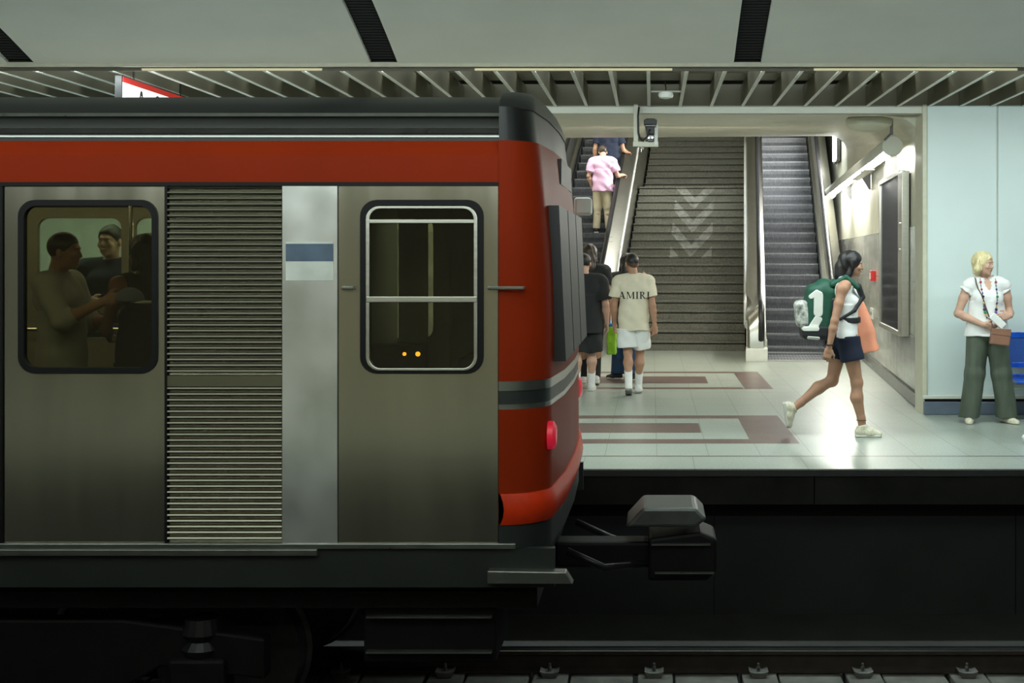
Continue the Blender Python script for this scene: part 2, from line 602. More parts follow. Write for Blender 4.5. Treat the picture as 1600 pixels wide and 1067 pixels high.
def atpx(px, py, Y):
    return ((px - VPX) * Y / F_PX, Y, CAMZ - (py - VPY) * Y / F_PX)


# ------------------------------------------------------------------ platform, trackbed
b = MB()
b.box(-10, 8, 9.8, 32, -0.05, 0.0)
b.build('floor', M['floor'], kind='structure')
b = MB()
b.box(-10, 8, 9.79, 9.86, -0.055, -0.008)
b.build('trim_1', M['nosing'], kind='structure')
b = MB()
for i in range(8):
    x0 = -10 + i * 2.25
    b.box(x0, x0 + 2.244, 9.805, 10.3, -0.275, -0.05)
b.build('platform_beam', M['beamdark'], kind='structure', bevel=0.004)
b = MB()
for i in range(7):
    x0 = -9.1 + i * 2.4
    b.box(x0, x0 + 2.393, 10.18, 10.3, -1.32, -0.28)
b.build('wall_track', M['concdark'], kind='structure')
b = MB()
b.box(-10, 8, 2.6, 10.3, -1.5, -1.30)
b.box(-10, 8, 9.35, 10.2, -1.3, -1.22)
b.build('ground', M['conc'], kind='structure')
b = MB()
b.box(-10, 8, -4, 2.6, -0.25, 0.0)
b.build('floor_near', M['floor'], kind='structure')
MB().box(-10, 8, -3.4, -3.3, 0, 3.4).build('wall_near', M['post'], kind='structure')
MB().box(-10, 8, -3.3, 1.2, 3.3, 3.4).build('ceiling_near', M['plaster'], kind='structure')
b = MB()
b.box(-10, 8, 2.3, 2.6, -1.4, -0.25)
b.build('wall_near_track', M['conc'], kind='structure')
# hatch on the wall under the platform
t = thing('cable_hatch', 'dark cable hatch with grey frame on wall below platform', 'hatch', (3.98, 10.17, -0.80))
b = MB(); b.holed(rect4(-0.13, 0.30, -0.28, 0.28), [rect4(-0.10, 0.27, -0.25, 0.25)], -0.03, 0.0); b.build('frame', M['clip'], t)
b = MB(); b.box(-0.10, 0.27, -0.012, 0.0, -0.25, 0.25); b.build('lid', M['concdark'], t)

# rails
def rail(y, label):
    pr = [(-0.07, 0), (0.07, 0), (0.07, 0.012), (0.012, 0.03), (0.012, 0.10), (0.036, 0.115), (0.036, 0.138), (-0.036, 0.138), (-0.036, 0.115), (-0.012, 0.10), (-0.012, 0.03), (-0.07, 0.012)]
    t = thing('running_rail', label, 'rail', (0, y, -1.195))
    MB().prism([(p[0], p[1]) for p in pr], 'x', -10, 8).build('web', M['rust'], t)
    MB().prism([(-0.035, 0.137), (0.035, 0.137), (0.033, 0.145), (-0.033, 0.145)], 'x', -10, 8).build('rail_head', M['railtop'], t)
rail(8.73, 'shiny topped rail below the far platform edge')
rail(7.30, 'rail under the near side of the train wheels')
b = MB()
b.box(-10, 8, 8.98, 9.06, -1.24, -1.17)
tag(b.build('cable_duct', M['concdark']), 'low black cable duct behind the shiny rail', 'duct')
# sleepers with fasteners
for k in range(-6, 5):
    x = atpx(1022 + 162 * k, 1040, 8.66)[0]
    seen = k >= -1
    slab = MB().box(x + 0.14, x + 0.56, 8.2, 8.95, -1.32, -1.205).build('concrete_slab', M['sleeper'], bevel=0.01)
    pad = MB().box(x - 0.11, x + 0.125, 8.2, 8.95, -1.32, -1.195).build('sleeper_block', M['sleeper'], bevel=0.008)
    names = {-6: 'at the left edge of the frame', -5: 'below the train door window', -4: 'below the fluted train panel', -3: 'below the pale train panel', -2: 'below the cab door', 4: 'past the right edge', -1: 'closest to the train coupler', 0: 'below the man in cream T-shirt', 1: 'below the stair and right escalator', 2: 'below the woman with the backpack', 3: 'below the blond woman'}
    w = names.get(k)
    if w is None:
        g = 'sleepers hidden behind the train' if k < -1 else 'sleepers past the right frame edge'
        tag(slab, 'concrete slab between sleepers, ' + ('under the train' if k < -1 else 'furthest along the rail'), 'slab', 'slabs ' + g)
        tag(pad, 'concrete sleeper block, ' + ('under the train' if k < -1 else 'furthest along the rail'), 'sleeper', g)
    else:
        tag(slab, 'dusty concrete slab right of the sleeper ' + w, 'slab')
        tag(pad, 'concrete sleeper block under the rail clip ' + w, 'sleeper')
    for j, dy in enumerate((-0.11,)):
        f = thing('rail_clip', 'bolted grey rail clip ' + (w or ('under the train' if k < -1 else 'furthest along the rail')), 'rail clip', (x, 8.73 + dy, -1.195), 0,
                  None if w else 'clips ' + g)
        MB().prism([(-0.045, 0.0), (0.045, 0.0), (0.065, 0.045), (0.03, 0.035), (-0.03, 0.035), (-0.065, 0.045)], 'y', -0.06, 0.05).build('plate', M['clip'], f, bevel=0.003)
        MB().lathe((0, -0.01, 0.03), [(0.013, 0), (0.013, 0.03), (0.009, 0.035), (0.009, 0.055)], 8).build('bolt', M['clip'], f)
o = MB().lathe((0, 0, 0), [(0.012, 0), (0.020, 0.012), (0.012, 0.022), (0.006, 0.05)], 10).build('brass_fitting', M['brass'], loc=(*atpx(976, 1062, 8.35)[:2], -1.205))
tag(o, 'small brass fitting lying on concrete slab below rail', 'fitting')

# ------------------------------------------------------------------ vault over the tracks
def vault_pt(t):
    # t 0..1 from the platform side over the camera
    a = t * 0.92
    Y = 10.38 - 8.5 * math.sin(a * 1.2) / math.sin(0.92 * 1.2)
    Z = 3.185 + 0.36 * (10.38 - Y) - 0.028 * (10.38 - Y) ** 2
    return Y, Z
NV = 26
gaps = [0.776 + 2.94 * k for k in range(-4, 3)]
for i in range(len(gaps) - 1):
    xa, xb = gaps[i] + 0.11, gaps[i + 1] - 0.11
    b = MB()
    rings = []
    for k in range(NV + 1):
        Y, Z = vault_pt(k / NV)
        rings.append([(xa, Y, Z), (xb, Y, Z), (xb, Y, Z + 0.03), (xa, Y, Z + 0.03)])
    b.loft(rings)
    b.build('ceiling_panel', M['vault'], kind='structure')
for i, gx in enumerate(gaps):
    b = MB()
    rings = []
    for k in range(NV + 1):
        Y, Z = vault_pt(k / NV)
        rings.append([(gx - 0.14, Y, Z + 0.05), (gx + 0.14, Y, Z + 0.05), (gx + 0.14, Y, Z + 0.09), (gx - 0.14, Y, Z + 0.09)])
    b.loft(rings)
    for k in range(40):
        Y, Z = vault_pt(0.004 + k * 0.004)
        b.box(gx - 0.105, gx + 0.105, Y - 0.006, Y + 0.002, Z + 0.02, Z + 0.06)
    b.build('ceiling_gap', M['black'], kind='structure')
# edge trims where the vault meets the baffle ceiling
b = MB(); b.box(-10, 8, 10.36, 10.40, 3.165, 3.20); b.build('trim_2', M['post'], kind='structure')
b = MB(); b.box(-10, 8, 10.41, 10.47, 3.172, 3.25); b.build('trim_3', M['black'], kind='structure')
b = MB(); b.box(-10, 8, 10.475, 10.49, 3.168, 3.20); b.build('trim_4', M['baffle_edge'], kind='structure')

# front lamp trough with its runs of dim tubes
t = thing('lamp_trough', 'long lamp trough along front edge of slatted platform ceiling', 'lamp', (0, 10.56, 3.2))
MB().box(-10, 8, -0.055, 0.085, 0.0, 0.05).build('housing', M['baffle'], t)
MB().box(-10, 8, -0.065, -0.050, -0.052, 0.05).build('lip', M['baffle'], t)
for x0, x1 in ((-7.2, -5.6), (-4.18, -2.70), (-1.45, 0.17), (1.33, 3.0), (3.6, 5.2)):
    MB().box(x0, x1, -0.072, -0.064, -0.050, -0.012).build('diffuser', M['warmtube'], t, bevel=0.004)

# baffle ceiling
t = thing('baffle_ceiling', 'slatted ceiling of olive grey blades over the far platform', 'ceiling', (0, 0, 3.17))
for k in range(-30, 16):
    x = -0.026 + 0.32 * k
    if x > 4.6:
        break
    bl = MB()
    bl.use(M['baffle']).box(x - 0.014, x + 0.014, 10.66, 13.19, 0.006, 0.21)
    bl.use(M['baffle_edge']).box(x - 0.016, x + 0.016, 10.66, 13.19, 0.0, 0.006)  # strip paler than the blade, painting in the light on its bottom edge
    bl.build('blade', None, t)
MB().box(-10, 4.8, 12.25, 12.75, 0.212, 0.23).build('cross_plate', M['baffle'], t)
MB().box(-10, 4.8, 13.16, 13.2, 0.012, 0.23).build('rear_fascia', M['baffle'], t)
MB().box(-10, 4.8, 10.65, 10.66, 0.0, 0.21).build('front_fascia', M['baffle'], t)
b = MB(); b.box(-10, 8, 10.4, 13.25, 3.75, 3.8); b.build('ceiling_slab', M['black'], kind='structure')

# smoke detector lamp between blades
t = thing('ceiling_detector', 'small white round detector on a strip between ceiling blades', 'smoke detector', (0.135, 12.05, 3.155))
MB().box(-0.14, 0.14, -0.015, 0.015, 0.02, 0.032).build('strip', M['baffle_edge'], t)
MB().lathe((0, 0, -0.03), [(0.02, -0.014), (0.062, -0.004), (0.072, 0.02), (0.066, 0.044), (0.03, 0.05)], 20).build('housing', M['white'], t, smooth='auto')
MB().tube([(0, 0, 0.02), (0, 0, 0.06), (-0.01, 0, 0.12)], 0.006, 6).build('cable', M['cablemat'], t)

# hanging station sign
t = thing('station_sign', 'lit white station sign with red band hanging from slatted ceiling', 'sign', (-4.47, 10.8, 3.16))
MB().box(-0.06, 0.0, 0, 1.75, -0.52, 0.0).build('case', M['rubber'], t, bevel=0.006)
MB().box(0.0, 0.004, 0.02, 1.73, -0.50, -0.060).build('face', M['signwhite'], t)
MB().box(0.0, 0.005, 0.02, 1.73, -0.060, -0.012).build('red_band', M['signred'], t)
tx = text_mesh('Ανθούπολη', 0.30, 'lettering', M['ink'], t)
tx.rotation_euler = (PI / 2, 0, PI / 2)
tx.location = (0.006, 0.30, -0.305)
for y in (0.3, 1.4):
    MB().box(-0.04, -0.02, y - 0.02, y + 0.02, 0, 0.25).build('hanger', M['darksteel'], t)

# ------------------------------------------------------------------ back wall of the platform
for i, (xa, xb) in enumerate(((2.835, 3.555), (3.568, 4.62), (4.633, 5.7), (5.713, 6.8), (6.81, 7.9))):
    MB().box(xa, xb, 13.17, 13.23, 0.17, 3.19).build('wall_panel', M['panel'], kind='structure', bevel=0.008)
MB().box(2.80, 8, 13.19, 13.6, 0.0, 3.3).build('wall_right', M['post'], kind='structure')
MB().box(2.785, 2.835, 13.15, 13.2, 0.17, 3.19).build('trim_5', M['post'], kind='structure', bevel=0.01)
MB().box(2.785, 8, 13.145, 13.185, 0.165, 0.20).build('trim_6', M['lip'], kind='structure', bevel=0.005)
MB().box(2.80, 8, 13.155, 13.2, 0.0, 0.135).build('baseboard_right', M['plinth'], kind='structure', bevel=0.01)
MB().box(2.815, 8, 13.185, 13.2, 0.13, 0.17).build('trim_7', M['black'], kind='structure')
for i in range(6):
    xa = -3.25 - 1.1 * (i + 1)
    MB().box(xa, xa + 1.09, 13.17, 13.23, 0.17, 3.19).build('wall_panel', M['panel'], kind='structure', bevel=0.008)
MB().box(-10, -3.24, 13.19, 13.6, 0.0, 3.3).build('wall_left', M['post'], kind='structure')
MB().box(-10, -3.24, 13.155, 13.2, 0.0, 0.135).build('baseboard_left', M['plinth'], kind='structure', bevel=0.01)

# ------------------------------------------------------------------ the passage, turned 4.2 degrees to the tracks
PA = -math.radians(4.2)
PO = (0, 22, 0)


def pbuild(b, name, m=None, kind='structure', **kw):
    return b.build(name, m, kind=kind, loc=PO, rotz=PA, **kw)


# right wall: dado, paint, baseboard
U = 3.465
b = MB(); b.box(U, U + 0.06, -8.25, 16, 0.0, 1.96)
pbuild(b, 'wall_passage_dado', M['marble'])
b = MB(); b.box(U + 0.012, U + 0.3, -8.25, 16, 0.0, 9.5)
pbuild(b, 'wall_passage_right', M['wallpaint'])
b = MB(); b.box(U - 0.03, U, -8.25, -1.2, 0.0, 0.15)
pbuild(b, 'baseboard_passage', M['darkstone'], bevel=0.006)
b = MB(); b.box(-2.75, -2.62, -8.9, 16, 0.0, 9.5)
pbuild(b, 'wall_passage_left', M['wallpaint'])
b = MB(); b.box(-2.62, -2.60, -8.7, -1.6, 0.0, 1.96)
pbuild(b, 'wall_passage_left_dado', M['marble'])
b = MB(); b.box(U - 0.004, U + 0.01, -8.3, -8.22, 0, 3.2)
pbuild(b, 'trim_8', M['post'])
# ceiling, rising slightly, and its front lip; a coved strip along the right wall
b = MB()
b.loft([[(-2.75, -8.95, 3.11), (U + .05, -8.42, 3.11), (U + .05, -8.42, 3.2), (-2.75, -8.95, 3.2)],
        [(-2.75, 2.0, 3.88), (U + .05, 2.0, 3.88), (U + .05, 2.0, 4.1), (-2.75, 2.0, 4.1)]])
pbuild(b, 'ceiling_passage', M['plaster'])
b = MB()
cv = [(0, 0)] + [(-0.38 + 0.38 * math.sin(a), -0.30 + 0.30 * math.cos(a)) for a in [k * PI / 2 / 8 for k in range(9)]]
r0 = [(U + .02 + p[0], -8.2, 3.125 + p[1]) for p in cv]
r1 = [(U + .02 + p[0], 2.0, 3.885 + p[1]) for p in cv]
b.loft([r0, r1])
pbuild(b, 'ceiling_cove', M['plaster'])
MB().box(-3.3, 2.9, 13.19, 13.26, 3.105, 3.19).build('trim_9', M['lip'], kind='structure')
b = MB(); b.box(-2.75, U + .3, 1.9, 2.1, 3.88, 9.5)
pbuild(b, 'wall_shaft_front', M['plaster'])
b = MB(); b.box(-2.75, U + .3, 2.0, 16, 9.4, 9.6)
pbuild(b, 'ceiling_shaft', M['plaster'])
b = MB(); b.box(-2.75, U + .3, 15.5, 15.7, 0, 9.5)
pbuild(b, 'wall_shaft_end', M['plaster'])
# round ceiling boss with its bracket, near the wall lamp
t = thing('ceiling_boss', 'large round cream disc fitting under the passage ceiling', 'ceiling fitting', atpx(1358, 187, 14.2))
MB().lathe((0, 0, -0.04), [(0.10, -0.09), (0.2, -0.065), (0.25, -0.02), (0.26, 0.04), (0.2, 0.10)], 28).build('shade', M['wallpaint'], t, smooth='auto')
MB().box(0.235, 0.262, -0.02, 0.02, -0.17, 0.1).build('bracket', M['darksteel'], t)
MB().tube([(0.25, 0, -0.15), (0.17, 0.0, -0.23)], 0.012, 6).build('arm', M['darksteel'], t)

# staircase
t = thing('staircase', 'wide granite staircase with faded chevrons between the two escalators', 'staircase', PO, PA)
UL, UR, V0 = -0.66, 1.60, 0.24
N1, N2 = 19, 18
b = MB()
pts = [(V0, 0.0)]
z, v = 0.0, V0
for i in range(N1 + N2):
    z += 0.165
    # nosing overhang
    pts += [(v, z - 0.056), (v + 0.05, z - 0.056), (v + 0.05, z - 0.027), (v - 0.022, z - 0.027), (v - 0.022, z - 0.002), (v - 0.018, z)]
    v += 0.29 if i != N1 - 1 else 1.45
    pts += [(v, z)]
pts += [(v + 2.0, z), (v + 2.0, 0)]
b.bm.verts.ensure_lookup_table()
b.prism(pts, 'x', UL, UR)
b.build('steps', M['granite'], t)
def stair_z(v):
    if v < V0: return 0.0
    q = (v - V0) / 0.29
    if q < N1 - 1: return 0.165 * (q + 0.5)
    if v < V0 + 0.29 * (N1 - 1) + 1.45: return 0.165 * N1
    return 0.165 * N1 + (v - V0 - 0.29 * (N1 - 1) - 1.45) / 0.29 * 0.165
for sx, u in ((1, UL - 0.04), (-1, UR + 0.005)):
    path = [(u - 0.02 * sx, V0 - 0.35, 0.42), (u, V0 - 0.38, 0.50), (u, V0 - 0.36, 0.86), (u, V0 - 0.25, 0.93)]
    vv = V0 + 0.1
    while vv < V0 + 5.1:
        path.append((u, vv, 0.92 + 0.165 * (vv - V0) / 0.29)); vv += 0.29
    path.append((u, vv + 0.1, 0.92 + 0.165 * N1)); vv += 1.2
    while vv < 11.5:
        path.append((u, vv, 0.92 + stair_z(vv))); vv += 0.29
    b = MB()
    b.tube(path, 0.026, 10)
    for vb in (0.1, 1.5, 2.9, 4.3, 6.2, 8.0):
        zb = 0.89 + (stair_z(V0 + vb))
        b.tube([(u, V0 + vb, zb), (u, V0 + vb, zb - 0.06), (u - 0.10 * sx, V0 + vb, zb - 0.07)], 0.008, 6)
        b.lathe((u - 0.03 * sx, V0 + vb, zb - 0.065), [(0.018, -0.006), (0.018, 0.006)], 8, 'x')
    b.build('handrail', M['railsatin'], t, smooth='auto')

# escalators
def escalator(uc, label):
    t = thing('escalator', label, 'escalator')
    t.location = Matrix.Rotation(PA, 4, 'Z') @ Vector((uc, -1.75, 0)) + Vector(PO)
    t.rotation_euler = (0, 0, PA)
    Y0 = 1.42      # foot of the incline in local y
    S = math.tan(math.radians(30))
    zi = lambda y: max(0.0, (y - Y0) * S)
    MB().box(-0.86, 0.86, -0.32, -0.02, 0.0, 0.012).build('comb_plate', M['steel'], t)
    st = None
    rows = [(-0.02, 0.36, 0.004), (0.36, 0.72, 0.006), (0.72, 1.07, 0.010), (1.07, 1.40, 0.030)]
    for k in range(0, 44):
        rows.append((1.40 + 0.17 + 0.3464 * k, 1.40 + 0.17 + 0.3464 * (k + 1), 0.10 + 0.2 * k))
    for n, (ya, yb, zt) in enumerate(rows):
        b = MB()
        zb = zt - 0.2 if n > 3 else zt - 0.1
        # curved grooved riser and tread
        prof = [(ya + 0.05, zb - 0.06), (ya + 0.028, zb + 0.05), (ya + 0.010, zb + 0.11), (ya, zt - 0.02), (ya + 0.004, zt)]
        if n <= 3:
            prof = [(ya, zt - 0.05), (ya, zt)]
        b.use(M['stepmetal'])
        b.prism(prof + [(yb + 0.06, zt), (yb + 0.06, zb - 0.06)], 'x', -0.5, 0.5)
        b.use(M['steptread'])
        for j in range(20):
            x = -0.485 + j * 0.0505
            b.box(x, x + 0.02, ya + 0.002, yb, zt - 0.002, zt + 0.006)
        b.use(M['steptread'])
        b.box(-0.5, 0.5, ya - 0.002, ya + 0.006, zt - 0.004, zt + 0.003)
        b.build('step', None, t)
    ys = [0.15, 0.6, 1.0, 1.25, 1.42, 1.6, 1.9] + [2.4 + 0.8 * k for k in range(19)]
    def cz(y):
        # softened start of the slope
        return (zi(y - 0.0) if abs(y - Y0) > 0.35 else S * (y - Y0 + 0.35) ** 2 / 1.4)
    for sx in (-1, 1):
        # balustrade body: outer panel, sloping deck, inner panel
        b = MB()
        rings = []
        for y in ys:
            z = cz(y)
            lo = -0.35 if y > 1.6 else 0.0
            rings.append([(sx * 0.52, y, z + lo - 0.02 if lo else 0), (sx * 0.52, y, z + 0.30), (sx * 0.575, y, z + 0.34), (sx * 0.59, y, z + 0.88), (sx * 0.66, y, z + 0.89), (sx * 0.83, y, z + 0.66), (sx * 0.85, y, z + 0.60), (sx * 0.85, y, 0)])
        b.loft(rings)
        b.build('balustrade', M['steel'], t, smooth='auto')
        # rounded newel
        b = MB()
        rr = []
        for k in range(9):
            a = PI * k / 8 / 2
            y = 0.15 - 0.42 * math.sin(a)
            h = 0.22 + 0.66 * math.cos(a) ** 0.6 if k < 8 else 0.22
            w = 1 - 0.25 * math.sin(a)
            xi, xo = 0.66 - 0.10 * w, 0.66 + 0.18 * w
            rr.append([(sx * xi, y, 0.2), (sx * xi, y, h), (sx * (xi + 0.08), y, h + 0.005), (sx * xo, y, 0.2 + (h - 0.2) * 0.72), (sx * xo, y, 0.2)])
        b.loft(rr)
        b.build('newel', M['steel'], t, smooth='auto')
        MB().box(sx * 0.52 if sx > 0 else -0.86, sx * 0.86 if sx > 0 else -0.52, -0.30, 0.16, 0.0, 0.205).build('newel_base', M['white'], t, bevel=0.012)
        # brush skirt line
        b = MB()
        for ya, yb in zip(ys, ys[1:]):
            b.prism([(ya, cz(ya) + 0.13), (yb, cz(yb) + 0.13), (yb, cz(yb) + 0.17), (ya, cz(ya) + 0.17)], 'x', min(sx * 0.505, sx * 0.52), max(sx * 0.505, sx * 0.52))
        b.build('skirt_brush', M['rubber'], t)
        # handrail
        path = [(sx * 0.62, 0.10, 0.24), (sx * 0.62, -0.12, 0.25), (sx * 0.62, -0.30, 0.36), (sx * 0.62, -0.355, 0.56), (sx * 0.62, -0.29, 0.77), (sx * 0.62, -0.10, 0.91), (sx * 0.62, 0.2, 0.93)]
        path += [(sx * 0.62, y, cz(y) + 0.93) for y in ys[1:]]
        b = MB()
        rings = []
        for i, p in enumerate(path):
            p = Vector(p)
            d = (Vector(path[min(i + 1, len(path) - 1)]) - Vector(path[max(i - 1, 0)])).normalized()
            nx = Vector((1, 0, 0))
            nn = nx.cross(d) * -1
            rings.append([p + nx * 0.045 * math.cos(a) + nn * 0.026 * math.sin(a) for a in [2 * PI * k / 12 for k in range(12)]])
        b.loft(rings)
        b.build('handrail', M['rubber'], t, smooth=True)
    return t
escalator(2.475, 'empty escalator with dark ribbed steps right of the granite stairs')
escalator(-1.555, 'escalator left of the stairs carrying the man in pink shirt')

# poster case on the passage wall
t = thing('poster_case', 'tall glazed poster case with dark poster on passage wall', 'poster case')
t.location = Matrix.Rotation(PA, 4, 'Z') @ Vector((U, -6.85, 0)) + Vector(PO)
t.rotation_euler = (0, 0, PA)
MB().box(-0.035, 0.0, 0.0, 2.15, 0.72, 2.62).build('backing', M['darksteel'], t)
MB().box(-0.040, -0.034, 0.05, 2.1, 0.98, 2.57).build('poster', M['poster'], t)
MB().box(-0.041, -0.035, 0.05, 2.1, 0.77, 0.98).build('poster_foot', M['posterbeige'], t)
fr = MB()
for q in ((-0.08, 0.0, -0.05, 0.03, 0.70, 2.64), (-0.08, 0.0, 2.12, 2.19, 0.70, 2.64), (-0.08, 0.0, 0.03, 2.12, 0.70, 0.76), (-0.08, 0.0, 0.03, 2.12, 2.58, 2.64)):
    fr.box(*q)
fr.build('frame', M['steel'], t, bevel=0.004)
MB().box(-0.062, -0.057, 0.03, 2.12, 0.76, 2.58).build('pane', MATS['poster glass'], t)
pl = MB().box(-0.09, 0.0, -0.42, -0.14, 0.72, 2.60).build('side_post', M['steel'], t, bevel=0.01)
for z in (1.7, 2.0):
    MB().lathe((-0.095, -0.28, z), [(0.02, -0.008), (0.02, 0.008)], 10, 'x').build('lock', M['chrome'], t)
# fire call box, and a white plate added for a bright wall reflection
t = thing('fire_call_box', 'small red fire call box on the marble passage wall', 'fire alarm box')
t.location = Matrix.Rotation(PA, 4, 'Z') @ Vector((U, -3.4, 1.35)) + Vector(PO)
t.rotation_euler = (0, 0, PA)
MB().box(-0.07, 0, -0.10, 0.10, -0.07, 0.08).build('housing', M['red'], t, bevel=0.008)
MB().box(-0.074, -0.068, -0.06, 0.06, -0.04, 0.05).build('break_glass', M['paper'], t)
t = thing('reflection_plate', 'white plate standing in for a bright reflection low on the marble passage wall', 'reflection')
t.location = Matrix.Rotation(PA, 4, 'Z') @ Vector((U, -3.0, 0.8)) + Vector(PO)
t.rotation_euler = (0, 0, PA)
MB().box(-0.02, 0, -0.16, 0.16, -0.08, 0.08).build('plate', M['white'], t, bevel=0.006)
for y in (-0.07, 0.07):
    MB().lathe((-0.02, y, 0), [(0.03, -0.003), (0.03, 0.003)], 14, 'x').build('reflection', M['clip'], t)

# cylindrical wall lamp
t = thing('tube_wall_lamp', 'long white cylindrical lamp on brackets along the passage wall', 'wall lamp')
t.location = Matrix.Rotation(PA, 4, 'Z') @ Vector((3.27, -7.3, 2.88)) + Vector(PO)
t.rotation_euler = (0, 0, PA)
L = 10.6
b = MB()
def csec(y, segs=22, a0=-12, a1=212, r=0.115, th=0.006):
    out = [(r * math.cos(math.radians(a0 + (a1 - a0) * k / segs)), y, r * math.sin(math.radians(a0 + (a1 - a0) * k / segs))) for k in range(segs + 1)]
    out += [((r - th) * math.cos(math.radians(a1 + (a0 - a1) * k / segs)), y, (r - th) * math.sin(math.radians(a1 + (a0 - a1) * k / segs))) for k in range(segs + 1)]
    return out
b.loft([csec(0.0), csec(L)])
b.build('shade', M['white'], t, smooth='auto')
MB().lathe((0, -0.03, 0), [(0.108, 0.0), (0.118, 0.01), (0.118, 0.05)], 28, 'y').build('end_cap', M['lip'], t, smooth='auto')
MB().lathe((0, L - 0.02, 0), [(0.118, 0.0), (0.118, 0.05)], 28, 'y').build('end_cap', M['lip'], t, smooth='auto')
for y0, y1 in ((0.35, 2.5), (5.0, 7.6), (8.4, 10.3)):
    MB().tube([(-0.01, y0, -0.055), (-0.01, y1, -0.055)], 0.042, 12).build('fluorescent_tube', M['tube'], t)
MB().box(-0.06, 0.06, 2.6, 4.9, -0.095, -0.085).build('louvre', M['darksteel'], t)
for y in (1.3, 4.6, 8.0):
    MB().prism([(0.05, 0.02), (0.2, 0.02), (0.2, -0.25), (0.17, -0.25), (0.05, -0.05)], 'y', y - 0.02, y + 0.02).build('bracket', M['darksteel'], t)
# glowing panel for the bright strip of shaft wall above the right escalator
t = thing('shaft_glow_panel', 'bright upright glowing panel on the wall above the right escalator', 'wall lamp')
t.location = Matrix.Rotation(PA, 4, 'Z') @ Vector((3.40, 3.2, 0)) + Vector(PO)
t.rotation_euler = (0, 0, PA)
MB().box(-0.02, 0.05, 0, 0.9, 3.5, 4.9).build('housing', M['darksteel'], t)
MB().box(-0.035, -0.02, 0.04, 0.86, 3.55, 4.85).build('diffuser', M['tube'], t)

# surveillance camera hung from the ceiling lip
t = thing('security_camera', 'black hooded security camera on white bracket hanging before the stairs', 'security camera', atpx(994, 168, 13.12))
s = 13.0 / 2000
MB().box(-4 * s, 3.2 * s, -0.03, 0.08, -62 * s, 0.03).build('pole', M['wallpaint'], t, bevel=0.003)
MB().box(-5 * s, 35 * s, -0.035, 0.05, -62 * s, -54 * s).build('arm', M['wallpaint'], t, bevel=0.004)
MB().box(28.5 * s, 34 * s, -0.05, 0.22, -60 * s, -26 * s).build('side_bracket', M['white'], t, bevel=0.004)
b = MB()
b.box(14 * s, 31 * s, -0.10, 0.25, -33 * s, -22 * s)
hd = b.build('camera_body', M['darksteel'], t, bevel=0.012)
MB().prism([(12.5 * s, -29 * s), (32.5 * s, -29 * s), (33 * s, -22 * s), (28 * s, -19.5 * s), (17 * s, -19.5 * s), (12 * s, -22 * s)], 'y', -0.14, 0.0).build('hood', M['rubber'], t, bevel=0.006)
MB().box(16 * s, 29 * s, -0.11, 0.0, -44 * s, -31 * s).build('gimbal', M['rubber'], t, bevel=0.01)
MB().box(18 * s, 28 * s, -0.06, 0.04, -55 * s, -42 * s).build('mount', M['darksteel'], t, bevel=0.01)
for x in (20, 25.5):
    MB().lathe((x * s, -0.115, -50 * s), [(0.011, -0.05), (0.012, 0.05)], 8, 'y').build('connector', M['chrome'], t)
MB().tube([(4.5 * s, -0.04, 0), (3 * s, -0.04, -14 * s), (3.4 * s, -0.04, -40 * s), (6 * s, -0.05, -50 * s), (11 * s, -0.06, -53 * s), (17 * s, -0.1, -48 * s), (22 * s, -0.12, -36 * s)], 0.010, 8).build('cable', M['cablemat'], t, smooth=True)

# bench
t = thing('bench', 'blue perforated metal bench against the pale wall panels', 'bench', (3.56, 12.72, 0))
for i in range(3):
    x = 0.02 + i * 0.56
    b = MB(); b.use(M['bluebench'])
    b.holed(rect4(x, x + 0.53, 0.50, 0.86), [rrect(x + 0.045, x + 0.485, 0.55, 0.80, 0.03)], 0.30, 0.325)
    b.use(M['bluemesh']).box(x + 0.04, x + 0.49, 0.308, 0.316, 0.545, 0.805)
    b.build('backrest', None, t, bevel=0.004)
    b = MB(); b.use(M['bluebench'])
    b.box(x, x + 0.53, -0.14, 0.30, 0.385, 0.405)
    b.tube([(x, -0.15, 0.39), (x + 0.53, -0.15, 0.39)], 0.018, 8)
    b.tube([(x, 0.30, 0.42), (x + 0.53, 0.30, 0.42)], 0.014, 8)
    b.build('seat', None, t)
MB().box(0, 1.75, 0.05, 0.11, 0.31, 0.38).build('beam', M['steel'], t, bevel=0.006)
for x in (0.25, 1.45):
    MB().tube([(x, 0.3, 0.02), (x, 0.08, 0.1), (x, 0.08, 0.34)], 0.024, 8).build('leg', M['darksteel'], t)
    MB().tube([(x, -0.15, 0.02), (x, 0.08, 0.1)], 0.024, 8).build('leg', M['darksteel'], t)


# ------------------------------------------------------------------ the train on the far track
train = thing('train', 'metro train with red band, fluted steel side and dark roof', 'train')
XE = -0.60            # where the flat side ends and the cab corner starts
XL = -10.0
YN, YF = 6.60, 9.42
YC = (YN + YF) / 2


def both(prof):
    """profile given as (distance inward from the side plane, z) -> full section ring"""
    near = [(YN + d, z) for d, z in prof]
    far = [(YF - d, z) for d, z in prof][::-1]
    return near + far


